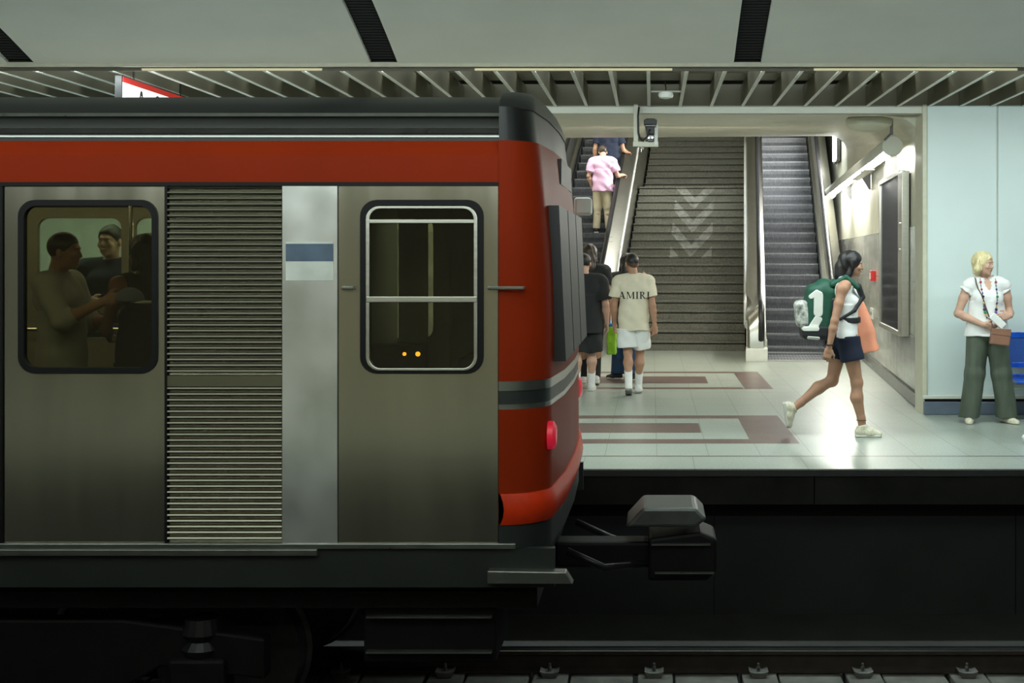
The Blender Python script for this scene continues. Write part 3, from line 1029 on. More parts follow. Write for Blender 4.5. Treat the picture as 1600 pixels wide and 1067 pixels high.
MB().prism(both([(0.06, 2.262), (0.06, 2.29), (0.09, 2.36), (0.20, 2.435), (0.48, 2.505), (0.95, 2.55), (1.35, 2.56)]), 'x', XL, -0.789).build('roof', M['trainroof'], train, smooth='auto')
for s, y in ((1, YN), (-1, YF)):
    MB().prism([(y + s * 0.03, 2.262), (y + s * 0.09, 2.262), (y + s * 0.09, 2.288), (y + s * 0.015, 2.288)], 'x', XL, -0.789).build('gutter', M['trainrail'], train)
    MB().prism([(y + s * 0.035, 2.243), (y + s * 0.09, 2.243), (y + s * 0.09, 2.252), (y + s * 0.035, 2.252)], 'x', XL, -0.789).build('gutter_rib', M['trainrail'], train)
    MB().prism([(y + s * 0.075, 2.355), (y + s * 0.12, 2.362), (y + s * 0.12, 2.375), (y + s * 0.07, 2.372)], 'x', XL, -0.789).build('roof_rib', M['trainrail'], train)
    MB().prism([(y + s * 0.045, 2.224), (y + s * 0.10, 2.224), (y + s * 0.10, 2.27), (y + s * 0.045, 2.27)], 'x', XL, -0.789).build('roof_edge', M['trainroof'], train)
    MB().prism([(y + s * 0.045, 2.224), (y - s * 0.0, 2.146), (y, 2.008), (y + s * 0.05, 2.008), (y + s * 0.08, 2.224)], 'x', XL, -0.789).build('red_band', M['trainred'], train)
    MB().prism([(y - s * 0.004, 1.988), (y + s * 0.05, 1.988), (y + s * 0.05, 2.008), (y - s * 0.004, 2.008)], 'x', XL, -0.789).build('band_gap', M['gasket'], train)

WZ0, WZ1 = 1.023, 1.914
near_windows = [(-3.267, -2.551), (-1.50, -0.868), (-4.30, -3.60), (-6.9, -6.0), (-8.6, -7.7)]


def window(x0, x1, y, s, parent=train, bars=False, z0=WZ0, z1=WZ1):
    """gasket ring, pane and inner frame of a train window; s = +1 when inside lies towards +y"""
    r = 0.085
    ya, yb = sorted((y - s * 0.010, y + s * 0.03))
    g = MB().holed(rrect(x0 - 0.002, x1 + 0.002, z0 - 0.002, z1 + 0.002, r), [rrect(x0 + 0.028, x1 - 0.028, z0 + 0.028, z1 - 0.028, r - 0.02)], ya, yb).build('window_gasket', M['gasket'], parent)
    ya, yb = sorted((y + s * 0.006, y + s * 0.011))
    MB().prism(rrect(x0 + 0.02, x1 - 0.02, z0 + 0.02, z1 - 0.02, r - 0.015), 'y', ya, yb).build('pane', MATS['tinted train glass'], g)
    if bars:
        b = MB()
        b.holed(rrect(x0 + 0.028, x1 - 0.028, z0 + 0.012, z1 - 0.030, 0.07), [rrect(x0 + 0.048, x1 - 0.048, z0 + 0.026, z1 - 0.044, 0.055)], y - 0.016, y + 0.004)
        b.box(x0 + 0.03, x1 - 0.03, y - 0.018, y + 0.004, 1.388, 1.418)
        b.box(x0 + 0.03, x1 - 0.03, y - 0.014, y + 0.004, 1.795, 1.815)
        b.build('window_bar', M['steel'], g, bevel=0.003)
    return g


def holes_in(x0, x1, wins, z0=WZ0, z1=WZ1):
    return [rrect(a, b, z0, z1, 0.085) for a, b in wins if a > x0 and b < x1]


# near side, from the door on the left to the cab
door = MB().holed(rect4(-3.345, -2.512, 0.146, 1.99), holes_in(-3.4, -2.5, near_windows), YN + 0.012, YN + 0.04).build('door', M['trainside'], train, bevel=0.004)
window(-3.267, -2.551, YN + 0.012, 1, door)
MB().box(-3.36, -3.347, YN + 0.0, YN + 0.05, 0.146, 1.99).build('door_seal', M['gasket'], door)
MB().box(-2.511, -2.498, YN + 0.0, YN + 0.05, 0.146, 1.99).build('door_seal', M['gasket'], door)
door = MB().holed(rect4(-4.19, -3.362, 0.146, 1.99), [rrect(-4.115, -3.44, WZ0, WZ1, 0.085)], YN + 0.012, YN + 0.04).build('door', M['trainside'], train, bevel=0.004)
window(-4.115, -3.44, YN + 0.012, 1, door)
sp = MB().holed(rect4(XL, -4.205, 0.146, 1.996), holes_in(XL, -4.3, near_windows), YN, YN + 0.04).build('side_panel', M['trainside'], train)
for a, c in near_windows[3:]:
    window(a, c, YN, 1, sp)

# fluted zone, ridge by ridge
def flutes(x0, x1, y, s):
    b = MB()
    p = 0.0297
    pr = []
    z = 0.152
    while z < 1.985:
        if 0.935 < z < 0.985:
            pr += [(y - s * 0.004, z), (y - s * 0.004, z + 0.026)]
            z += p
            continue
        pr += [(y + s * 0.014, z), (y + s * 0.012, z + p * 0.18), (y - s * 0.004, z + p * 0.42), (y - s * 0.007, z + p * 0.60), (y - s * 0.002, z + p * 0.82)]
        z += p
    pr += [(y + s * 0.012, 1.996), (y + s * 0.03, 1.996), (y + s * 0.03, 0.146), (y + s * 0.014, 0.146)]
    b.prism(pr, 'x', x0, x1)
    return b.build('fluted_panel', M['flute'], train)
flutes(-2.497, -1.907, YN + 0.004, 1)

pale = MB().box(-1.906, -1.62, YN, YN + 0.035, 0.146, 1.996).build('pale_panel', M['trainpale'], train, bevel=0.003)  # panel coloured paler to paint in a bright reflection on the side
stk = MB().box(-1.885, -1.64, YN - 0.003, YN, 1.50, 1.70).build('sticker', M['sticker'], pale)
MB().box(-1.885, -1.64, YN - 0.0045, YN - 0.003, 1.60, 1.69).build('sticker_band', M['stickerblue'], pale)
cabp = MB().holed(rect4(-1.617, -0.79, 0.146, 1.996), holes_in(-1.7, -0.7, near_windows), YN + 0.004, YN + 0.035).build('cab_door', M['trainside'], train, bevel=0.004)
window(-1.50, -0.868, YN + 0.004, 1, cabp, bars=True)
b = MB()
b.tube([(-1.585, YN + 0.01, 1.462), (-1.585, YN - 0.028, 1.462), (-1.53, YN - 0.03, 1.462)], 0.010, 8)
b.tube([(-0.84, YN - 0.03, 1.462), (-0.80, YN - 0.028, 1.462), (-0.66, YN - 0.028, 1.462), (-0.66, YN + 0.02, 1.462)], 0.010, 8)
b.build('grab_rail', M['trainrail'], train)

# cab corner and end face: plan curve swept up
def plan(z):
    rec = 0.0 if z < 1.3 else 0.085 * ((z - 1.3) / 1.1) ** 1.6
    out = []
    xe = -0.53 - rec
    yd = 0.24
    for k in range(11):
        a = PI / 2 * k / 10
        out.append((-0.788 + (xe + 0.788) * math.sin(a) ** 1.0, YN + yd - yd * math.cos(a)))
    tip = xe + 0.035
    mid = [(tip, YC - 0.7), (tip + 0.012, YC), (tip, YC + 0.7)]
    return out + mid + [(x, YF + YN - y) for x, y in out[::-1]]


def cab_shell(name, m, z0, z1, grow=0.0, n=6, thick=0.04):
    b = MB()
    rings = []
    for k in range(n + 1):
        z = z0 + (z1 - z0) * k / n
        P = plan(z)
        inner = [(x - 0.05 if x > -0.7 else x, YC + (y - YC) * 0.972) for x, y in P][::-1]
        o = [(x + (grow if x > -0.75 else 0), YC + (y - YC) * (1 + grow / 1.4), z) for x, y in P]
        rings.append(o + [(x, y, z) for x, y in inner])
    b.loft(rings)
    return b.build(name, m, train, smooth='auto')


cab_shell('cab_shell', M['trainred'], 0.98, 1.996)
cab_shell('cab_strip', M['trainrail'], 0.93, 0.98, -0.002, 1)
cab_shell('cab_recess', M['skirt'], 0.86, 0.93, -0.006, 1)
cab_shell('cab_strip', M['trainrail'], 0.835, 0.86, -0.002, 1)
cab_shell('cab_shell', M['trainred'], 0.40, 0.835)
cab_shell('cab_apron', M['skirt'], 0.10, 0.24, 0.0, 2)
cab_shell('cab_brow', M['trainred'], 1.996, 2.224, 0.0, 2)
cab_shell('cab_roof_edge', M['trainroof'], 2.224, 2.40, -0.012, 3)
b = MB()
rings = []
for z, f in ((2.395, 0.985), (2.44, 0.955), (2.49, 0.87), (2.53, 0.68), (2.555, 0.40), (2.56, 0.1)):
    rings.append([(-0.789 + (x + 0.789) * f, YC + (y - YC) * f, z) for x, y in plan(2.4)])
b.loft(rings)
b.build('cab_roof', M['trainroof'], train, smooth='auto')
b = MB()
rings = []
for k in range(5):
    z = 0.24 + 0.04 * k
    g = 0.03 * math.sin(PI * (k + 0.4) / 4.8)
    P = plan(z)
    rings.append([(x + g, YC + (y - YC) * (1 + g / 2), z) for x, y in P])
b.loft(rings)
b.build('bumper', M['bumper'], train, smooth='auto')
b = MB()
xf = plan(1.2)[11][0]
for y0, y1 in ((YN + 0.30, YC - 0.42), (YC - 0.36, YC + 0.36), (YC + 0.42, YF - 0.30)):
    b.loft([[(xf + 0.034, y0, 1.06), (xf + 0.034, y1, 1.06), (xf - 0.03, y1, 1.06), (xf - 0.03, y0, 1.06)],
            [(xf - 0.004, y0, 1.90), (xf - 0.004, y1, 1.90), (xf - 0.06, y1, 1.90), (xf - 0.06, y0, 1.90)]])
b.build('windshield', M['ink'], train)
for y in (YN + 0.17, YF - 0.17):
    x = -0.548
    MB().lathe((x, y, 0.68), [(0.075, 0.0), (0.075, 0.03), (0.05, 0.045)], 20, 'x').build('tail_lamp', M['taillight'], train, smooth='auto')
MB().prism([(YC - 0.5, 2.05), (YC + 0.5, 2.05), (YC + 0.46, 2.2), (YC - 0.46, 2.2)], 'x', -0.64, -0.53).build('destination_box', M['ink'], train)
# mirror arm on the far corner
o = MB().box(-0.57, -0.44, YF - 0.02, YF + 0.09, 1.93, 2.06).build('side_mirror', M['white'], train, bevel=0.02)

# far side wall with its windows, floor, lining
far_w = [(-4.50, -3.885), (-3.785, -3.15), (-6.9, -6.0), (-8.6, -7.7), (-2.2, -1.6)]
MB().holed(rect4(XL, -0.79, 0.146, 2.01), [rrect(a, c, 1.03, 1.906, 0.07) for a, c in far_w], YF - 0.04, YF).build('far_side_panel', M['interior'], train)
for a, c in far_w:
    g = MB().prism(rrect(a, c, 1.03, 1.906, 0.07), 'y', YF - 0.022, YF - 0.018)
    g.build('far_pane', MATS['poster glass'], train)
MB().box(XL, -0.62, YN + 0.04, YF - 0.04, -0.05, 0.03).build('floor_panel', M['skirt'], train)
MB().box(XL, -0.72, YN + 0.1, YF - 0.1, 2.14, 2.17).build('lining', M['interior'], train)
for y in (YN + 0.5, YF - 0.5):
    MB().box(XL, -2.2, y - 0.06, y + 0.06, 2.115, 2.14).build('ceiling_strip', M['traintube'], train)
MB().box(-1.92, -1.86, YN + 0.05, YF - 0.05, 0.03, 2.14).build('partition', M['interior'], train)
for x, y in ((-3.62, 8.9), (-2.75, 7.3), (-5.2, 8.0)):
    MB().tube([(x, y, 0.03), (x, y, 2.14)], 0.016, 10).build('pole', M['chrome'], train)
MB().tube([(-4.7, 9.22, 1.10), (-3.1, 9.22, 1.10)], 0.016, 8).build('grab_bar', M['chrome'], train)
for x in (-2.95, -2.45, -5.3, -5.8):
    st = MB().box(x - 0.22, x + 0.22, 8.85, 9.3, 0.40, 0.46).build('seat', M['seat'], train, bevel=0.02)
    MB().box(x - 0.21, x + 0.21, 9.24, 9.32, 0.46, 0.96).build('seat_back', M['seat'], st, bevel=0.03)
# cab console with two lamps, a cab pillar
con = MB().prism([(6.9, 0.03), (8.4, 0.03), (8.4, 1.08), (6.9, 1.08)], 'x', -1.05, -0.75).build('cab_console', M['under'], train, bevel=0.03)
for px, r in ((632, 0.011), (653, 0.014)):
    x, y, z = atpx(px, 553, 7.30)
    MB().lathe((x, y, z), [(r * 0.6, -r), (r, -r * 0.3), (r, r * 0.3), (r * 0.6, r)], 12, 'y').build('indicator', M['amber'], con, smooth='auto')
MB().box(-1.60, -1.30, 7.30, 7.42, 0.03, 1.12).build('cab_cabinet', M['under'], train, bevel=0.01)
MB().box(-1.325, -1.28, 8.1, 8.2, 0.03, 2.14).build('cab_pillar', M['interior'], train)
MB().box(-1.60, -1.42, 8.1, 8.14, 1.1, 2.1).build('cab_blind', M['interior'], train)

# sill, skirt, step, underframe
for s, y in ((1, YN), (-1, YF)):
    ya, yb = sorted((y - s * 0.012, y + s * 0.06))
    MB().box(XL, -0.70, ya, yb, 0.118, 0.146).build('sill_strip', M['trainrail'], train, bevel=0.004)
    ya, yb = sorted((y + s * 0.006, y + s * 0.05))
    MB().box(XL, -0.50, ya, yb, -0.083, 0.118).build('skirt', M['skirt'], train)
MB().box(XL, -1.72, YN - 0.022, YN + 0.02, 0.085, 0.117).build('door_sill', M['trainrail'], train, bevel=0.003)
MB().prism([(-0.84, -0.05), (-0.40, -0.05), (-0.44, 0.012), (-0.84, 0.018)], 'y', YN - 0.06, YN + 0.02).build('step_plate', M['trainrail'], train, bevel=0.006)
MB().box(XL, -0.60, YN + 0.12, YF - 0.12, -0.22, -0.04).build('underframe', M['under'], train)
# coupler
cp = MB().box(-0.6, 0.02, YC - 0.10, YC + 0.10, -0.30, -0.14).build('coupler', M['under'], train, bevel=0.02)
MB().prism([(-0.02, -0.36), (0.34, -0.36), (0.40, -0.30), (0.40, -0.10), (0.30, -0.06), (-0.02, -0.10)], 'y', YC - 0.19, YC + 0.19).build('coupler_head', M['under'], cp, bevel=0.02)
MB().prism([(-0.16, -0.02), (-0.05, 0.10), (0.27, 0.10), (0.34, 0.03), (0.27, -0.02)], 'y', YC - 0.24, YC + 0.20).build('coupler_box', M['couplergrey'], cp, bevel=0.02)
MB().box(0.0, 0.36, YC - 0.22, YC - 0.19, -0.135, -0.125).build('coupler_lip', M['trainrail'], cp)
MB().box(0.02, 0.38, YC - 0.25, YC - 0.22, -0.30, -0.292).build('coupler_lip', M['trainrail'], cp)
for y in (YC - 0.42, YC + 0.42):
    MB().tube([(-0.5, y, -0.12), (-0.28, y, -0.22), (-0.05, y * 0.5 + YC * 0.5, -0.25)], 0.022, 8).build('air_hose', M['rubber'], cp, smooth=True)


def bogie(xc):
    bg = MB().prism([(xc - 1.35, -0.62), (xc - 1.35, -0.40), (xc - 0.6, -0.30), (xc + 0.6, -0.30), (xc + 1.35, -0.40), (xc + 1.35, -0.62), (xc + 0.8, -0.55), (xc + 0.4, -0.78), (xc - 0.4, -0.78), (xc - 0.8, -0.55)], 'y', YN + 0.18, YN + 0.30).build('bogie_frame', M['under'], train, bevel=0.015)
    for wx in (xc - 1.0, xc + 1.0):
        for y in (7.30, 8.73):
            MB().lathe((wx, y, -0.625), [(0.10, -0.09), (0.12, -0.05), (0.36, -0.05), (0.41, -0.055), (0.425, 0.045), (0.45, 0.06), (0.45, 0.075), (0.12, 0.05)], 40, 'y').build('wheel', M['darksteel'], bg, smooth='auto')
        MB().tube([(wx, 7.0, -0.625), (wx, 9.0, -0.625)], 0.075, 12).build('axle', M['darksteel'], bg)
        MB().box(wx - 0.15, wx + 0.15, YN + 0.14, YN + 0.32, -0.74, -0.50).build('axle_box', M['under'], bg, bevel=0.02)
        MB().lathe((wx, YN + 0.24, 0), [(0.09, -0.50), (0.11, -0.46), (0.08, -0.42), (0.11, -0.38), (0.09, -0.30)], 16).build('spring', M['rubber'], bg)
bogie(-3.4)
bogie(-8.2)
eq = MB().box(-1.52, -0.82, YN + 0.16, YN + 0.7, -0.52, -0.10).build('equipment_box', M['under'], train, bevel=0.01)
for z in (-0.128, -0.270, -0.455):
    MB().box(-1.50, -0.84, YN + 0.12, YN + 0.17, z - 0.006, z + 0.004).build('box_ledge', M['trainrail'], eq)


# ------------------------------------------------------------------ bodies: distance fields turned into one surface
def V3(*a):
    return np.array(a, dtype=np.float32)


def unit(v):
    v = np.asarray(v, dtype=np.float32)
    return v / max(1e-9, float(np.linalg.norm(v)))


def rotz(a):
    c, s = math.cos(a), math.sin(a)
    return np.array([[c, -s, 0], [s, c, 0], [0, 0, 1]], dtype=np.float32)


def rotx(a):
    c, s = math.cos(a), math.sin(a)
    return np.array([[1, 0, 0], [0, c, -s], [0, s, c]], dtype=np.float32)


def roty(a):
    c, s = math.cos(a), math.sin(a)
    return np.array([[c, 0, s], [0, 1, 0], [-s, 0, c]], dtype=np.float32)


def frame(zdir, xhint):
    z = unit(zdir)
    x = np.asarray(xhint, dtype=np.float32)
    x = unit(x - z * float(x @ z))
    y = np.cross(z, x)
    return np.stack([x, y, z], 1)


class Field:
    def __init__(s, h=0.007):
        s.h = h
        s.ops = []
        s.fold = None

    def add(s, f, lo, hi, k=0.02, op='u'):
        s.ops.append((f, np.asarray(lo, dtype=np.float32), np.asarray(hi, dtype=np.float32), k, op))
        return s

    def cone(s, a, b, ra, rb, k=0.02, op='u', flat=1.0, R=None):
        """tapered capsule; flat < 1 squashes it along the y axis of R"""
        a, b = V3(*a), V3(*b)
        if flat != 1.0:
            R = np.eye(3, dtype=np.float32) if R is None else R
            S = np.array([1, 1 / flat, 1], dtype=np.float32)
            a2, b2 = (a @ R) * S, (b @ R) * S
            ab = b2 - a2
            L = float(ab @ ab) + 1e-9

            def f(p):
                q = (p @ R) * S
                t = np.clip(((q - a2) @ ab) / L, 0, 1)
                return (np.linalg.norm(q - a2 - t[:, None] * ab, axis=1) - (ra + (rb - ra) * t)) * flat ** 0.5
        else:
            ab = b - a
            L = float(ab @ ab) + 1e-9

            def f(p):
                t = np.clip(((p - a) @ ab) / L, 0, 1)
                return np.linalg.norm(p - a - t[:, None] * ab, axis=1) - (ra + (rb - ra) * t)
        m = max(ra, rb)
        return s.add(f, np.minimum(a, b) - m, np.maximum(a, b) + m, k, op)

    def frus(s, a, b, ra, rb, k=0.02, op='u', flat=1.0, R=None, rnd=0.006):
        """tapered tube with flat ends, for hems"""
        a, b = V3(*a), V3(*b)
        ax = unit(b - a)
        L = float(np.linalg.norm(b - a))
        if R is None:
            R = np.eye(3, dtype=np.float32)
        yv = R[:, 1] - ax * float(R[:, 1] @ ax)

        def f(p):
            q = p - a
            t = q @ ax
            rad = q - t[:, None] * ax
            if flat != 1.0:
                c = rad @ yv
                rad = rad + c[:, None] * yv * (1 / flat - 1)
            r = np.linalg.norm(rad, axis=1)
            tt = np.clip(t / L, 0, 1)
            d1 = (r - (ra + (rb - ra) * tt)) * (flat ** 0.5 if flat != 1 else 1)
            d2 = np.abs(t - L / 2) - L / 2
            return np.maximum(d1, d2)
        m = max(ra, rb) * 1.05
        return s.add(f, np.minimum(a, b) - m, np.maximum(a, b) + m, k, op)

    def ell(s, c, r, R=None, k=0.02, op='u'):
        c, r = V3(*c), V3(*r)
        R = np.eye(3, dtype=np.float32) if R is None else R

        def f(p):
            q = (p - c) @ R
            k0 = np.linalg.norm(q / r, axis=1)
            k1 = np.linalg.norm(q / (r * r), axis=1) + 1e-6
            return k0 * (k0 - 1) / k1
        e = np.abs(R) @ r
        return s.add(f, c - e, c + e, k, op)

    def box(s, c, hx, R=None, rnd=0.01, k=0.01, op='u'):
        c, hx = V3(*c), V3(*hx)
        R = np.eye(3, dtype=np.float32) if R is None else R

        def f(p):
            q = np.abs((p - c) @ R) - (hx - rnd)
            return np.linalg.norm(np.maximum(q, 0), axis=1) + np.minimum(q.max(1), 0) - rnd
        e = np.abs(R) @ hx
        return s.add(f, c - e, c + e, k, op)

    def cut(s, o, n):
        """remove what lies on the side n points to"""
        o, n = V3(*o), unit(n)
        return s.add(lambda p: (p - o) @ n, V3(-9, -9, -9), V3(9, 9, 9), 0, 'c')

    def mesh(s, name, m, parent=None, scale=1.0):
        adds = [o for o in s.ops if o[4] == 'u']
        lo = np.min([o[1] for o in adds], 0) - 0.03
        hi = np.max([o[2] for o in adds], 0) + 0.03
        h = s.h
        n = np.ceil((hi - lo) / h).astype(int) + 1
        F = np.full(tuple(n), 1.0, dtype=np.float32)
        ax = [lo[i] + h * np.arange(n[i], dtype=np.float32) for i in range(3)]
        for f, a, b, k, op in s.ops:
            pad = k + 0.022
            i0 = np.clip(np.floor((a - pad - lo) / h).astype(int), 0, n)
            i1 = np.clip(np.ceil((b + pad - lo) / h).astype(int) + 1, 0, n)
            if np.any(i1 <= i0):
                continue
            sl = tuple(slice(i0[i], i1[i]) for i in range(3))
            g = np.meshgrid(*[ax[i][sl[i]] for i in range(3)], indexing='ij')
            P = np.stack([q.ravel() for q in g], 1)
            d = f(P).astype(np.float32).reshape(g[0].shape)
            A = F[sl]
            if op == 'u':
                if k > 0:
                    hh = np.clip(0.5 + 0.5 * (A - d) / k, 0, 1)
                    F[sl] = A + (d - A) * hh - k * hh * (1 - hh)
                else:
                    F[sl] = np.minimum(A, d)
            elif op == 's':
                if k > 0:
                    hh = np.clip(0.5 - 0.5 * (A + d) / k, 0, 1)
                    F[sl] = A + (-d - A) * hh + k * hh * (1 - hh)
                else:
                    F[sl] = np.maximum(A, -d)
            elif op == 'c':
                F[sl] = np.maximum(A, d)
        if s.fold is not None:
            g = np.meshgrid(*ax, indexing='ij')
            near = np.abs(F) < 0.03
            F[near] += s.fold(g[0][near], g[1][near], g[2][near]).astype(np.float32)
        for i in range(3):
            ix = [slice(None)] * 3
            ix[i] = 0
            F[tuple(ix)] = 1
            ix[i] = -1
            F[tuple(ix)] = 1
        F[F == 0] = 1e-6
        S = F < 0
        c = np.zeros(tuple(n - 1), dtype=np.int8)
        for dx in (0, 1):
            for dy in (0, 1):
                for dz in (0, 1):
                    c += S[dx:n[0] - 1 + dx, dy:n[1] - 1 + dy, dz:n[2] - 1 + dz]
        act = (c > 0) & (c < 8)
        I, J, K = np.nonzero(act)
        idx = np.full(act.shape, -1, dtype=np.int32)
        idx[I, J, K] = np.arange(len(I))
        acc = np.zeros((len(I), 3), dtype=np.float32)
        cnt = np.zeros(len(I), dtype=np.float32)
        for axis in range(3):
            o1, o2 = [q for q in range(3) if q != axis]
            for u in (0, 1):
                for w in (0, 1):
                    off = [0, 0, 0]
                    off[o1], off[o2] = u, w
                    A = F[I + off[0], J + off[1], K + off[2]]
                    off2 = list(off)
                    off2[axis] = 1
                    B = F[I + off2[0], J + off2[1], K + off2[2]]
                    x = (A < 0) != (B < 0)
                    t = np.where(x, A / np.where(x, A - B, 1), 0)
                    p = np.zeros((len(I), 3), dtype=np.float32)
                    p[:, 0], p[:, 1], p[:, 2] = off
                    p[:, axis] = t
                    acc += p * x[:, None]
                    cnt += x
        V = (np.stack([I, J, K], 1) + acc / cnt[:, None]) * h + lo
        quads = []
        for axis in range(3):
            o1, o2 = (axis + 1) % 3, (axis + 2) % 3
            sa = [slice(1, -1)] * 3
            sa[axis] = slice(0, -1)
            sb = list(sa)
            sb[axis] = slice(1, None)
            A, B = S[tuple(sa)], S[tuple(sb)]
            E = np.argwhere(A != B)
            if len(E) == 0:
                continue
            flip = A[tuple(E.T)]
            base = E.copy()
            for q in (o1, o2):
                base[:, q] += 1
            def cell(du, dw):
                g = base.copy()
                g[:, o1] -= du
                g[:, o2] -= dw
                return idx[g[:, 0], g[:, 1], g[:, 2]]
            q = np.stack([cell(0, 0), cell(1, 0), cell(1, 1), cell(0, 1)], 1)
            q[~flip] = q[~flip][:, ::-1]
            quads.append(q)
        Q = np.concatenate(quads)
        Q = Q[(Q >= 0).all(1)]
        V = V * scale
        me = bpy.data.meshes.new(name)
        me.vertices.add(len(V))
        me.vertices.foreach_set('co', V.astype(np.float32).ravel())
        me.loops.add(len(Q) * 4)
        me.loops.foreach_set('vertex_index', Q.astype(np.int32).ravel())
        me.polygons.add(len(Q))
        me.polygons.foreach_set('loop_start', np.arange(0, len(Q) * 4, 4, dtype=np.int32))
        me.polygons.foreach_set('use_smooth', np.ones(len(Q), dtype=bool))
        me.update(calc_edges=True)
        me.validate()
        me.materials.append(m)
        return link(name, me, parent)


def folds(amp, fz=9.0, fx=30.0, seed=0.0):
    amp = amp * 1.7

    def f(x, y, z):
        return amp * (np.sin(fx * x + fz * z + 2.2 * np.sin(7 * z + seed) + seed) * 0.6 + np.sin(21 * y - 14 * z + 1.7 * np.sin(19 * x + seed)) * 0.4 + 0.45 * np.sin(40 * z + 11 * x + 3 * np.sin(9 * x + 5 * y + seed)))
    return f


def vfolds(amp, fx=55.0, seed=0.0):
    def f(x, y, z):
        return amp * (np.sin(fx * x + 6 * np.sin(2.2 * z + seed)) * 0.6 + np.sin(fx * 0.8 * y + 5 * z + seed) * 0.5) * (0.55 + 0.45 * np.sin(5 * z + seed))
    return f


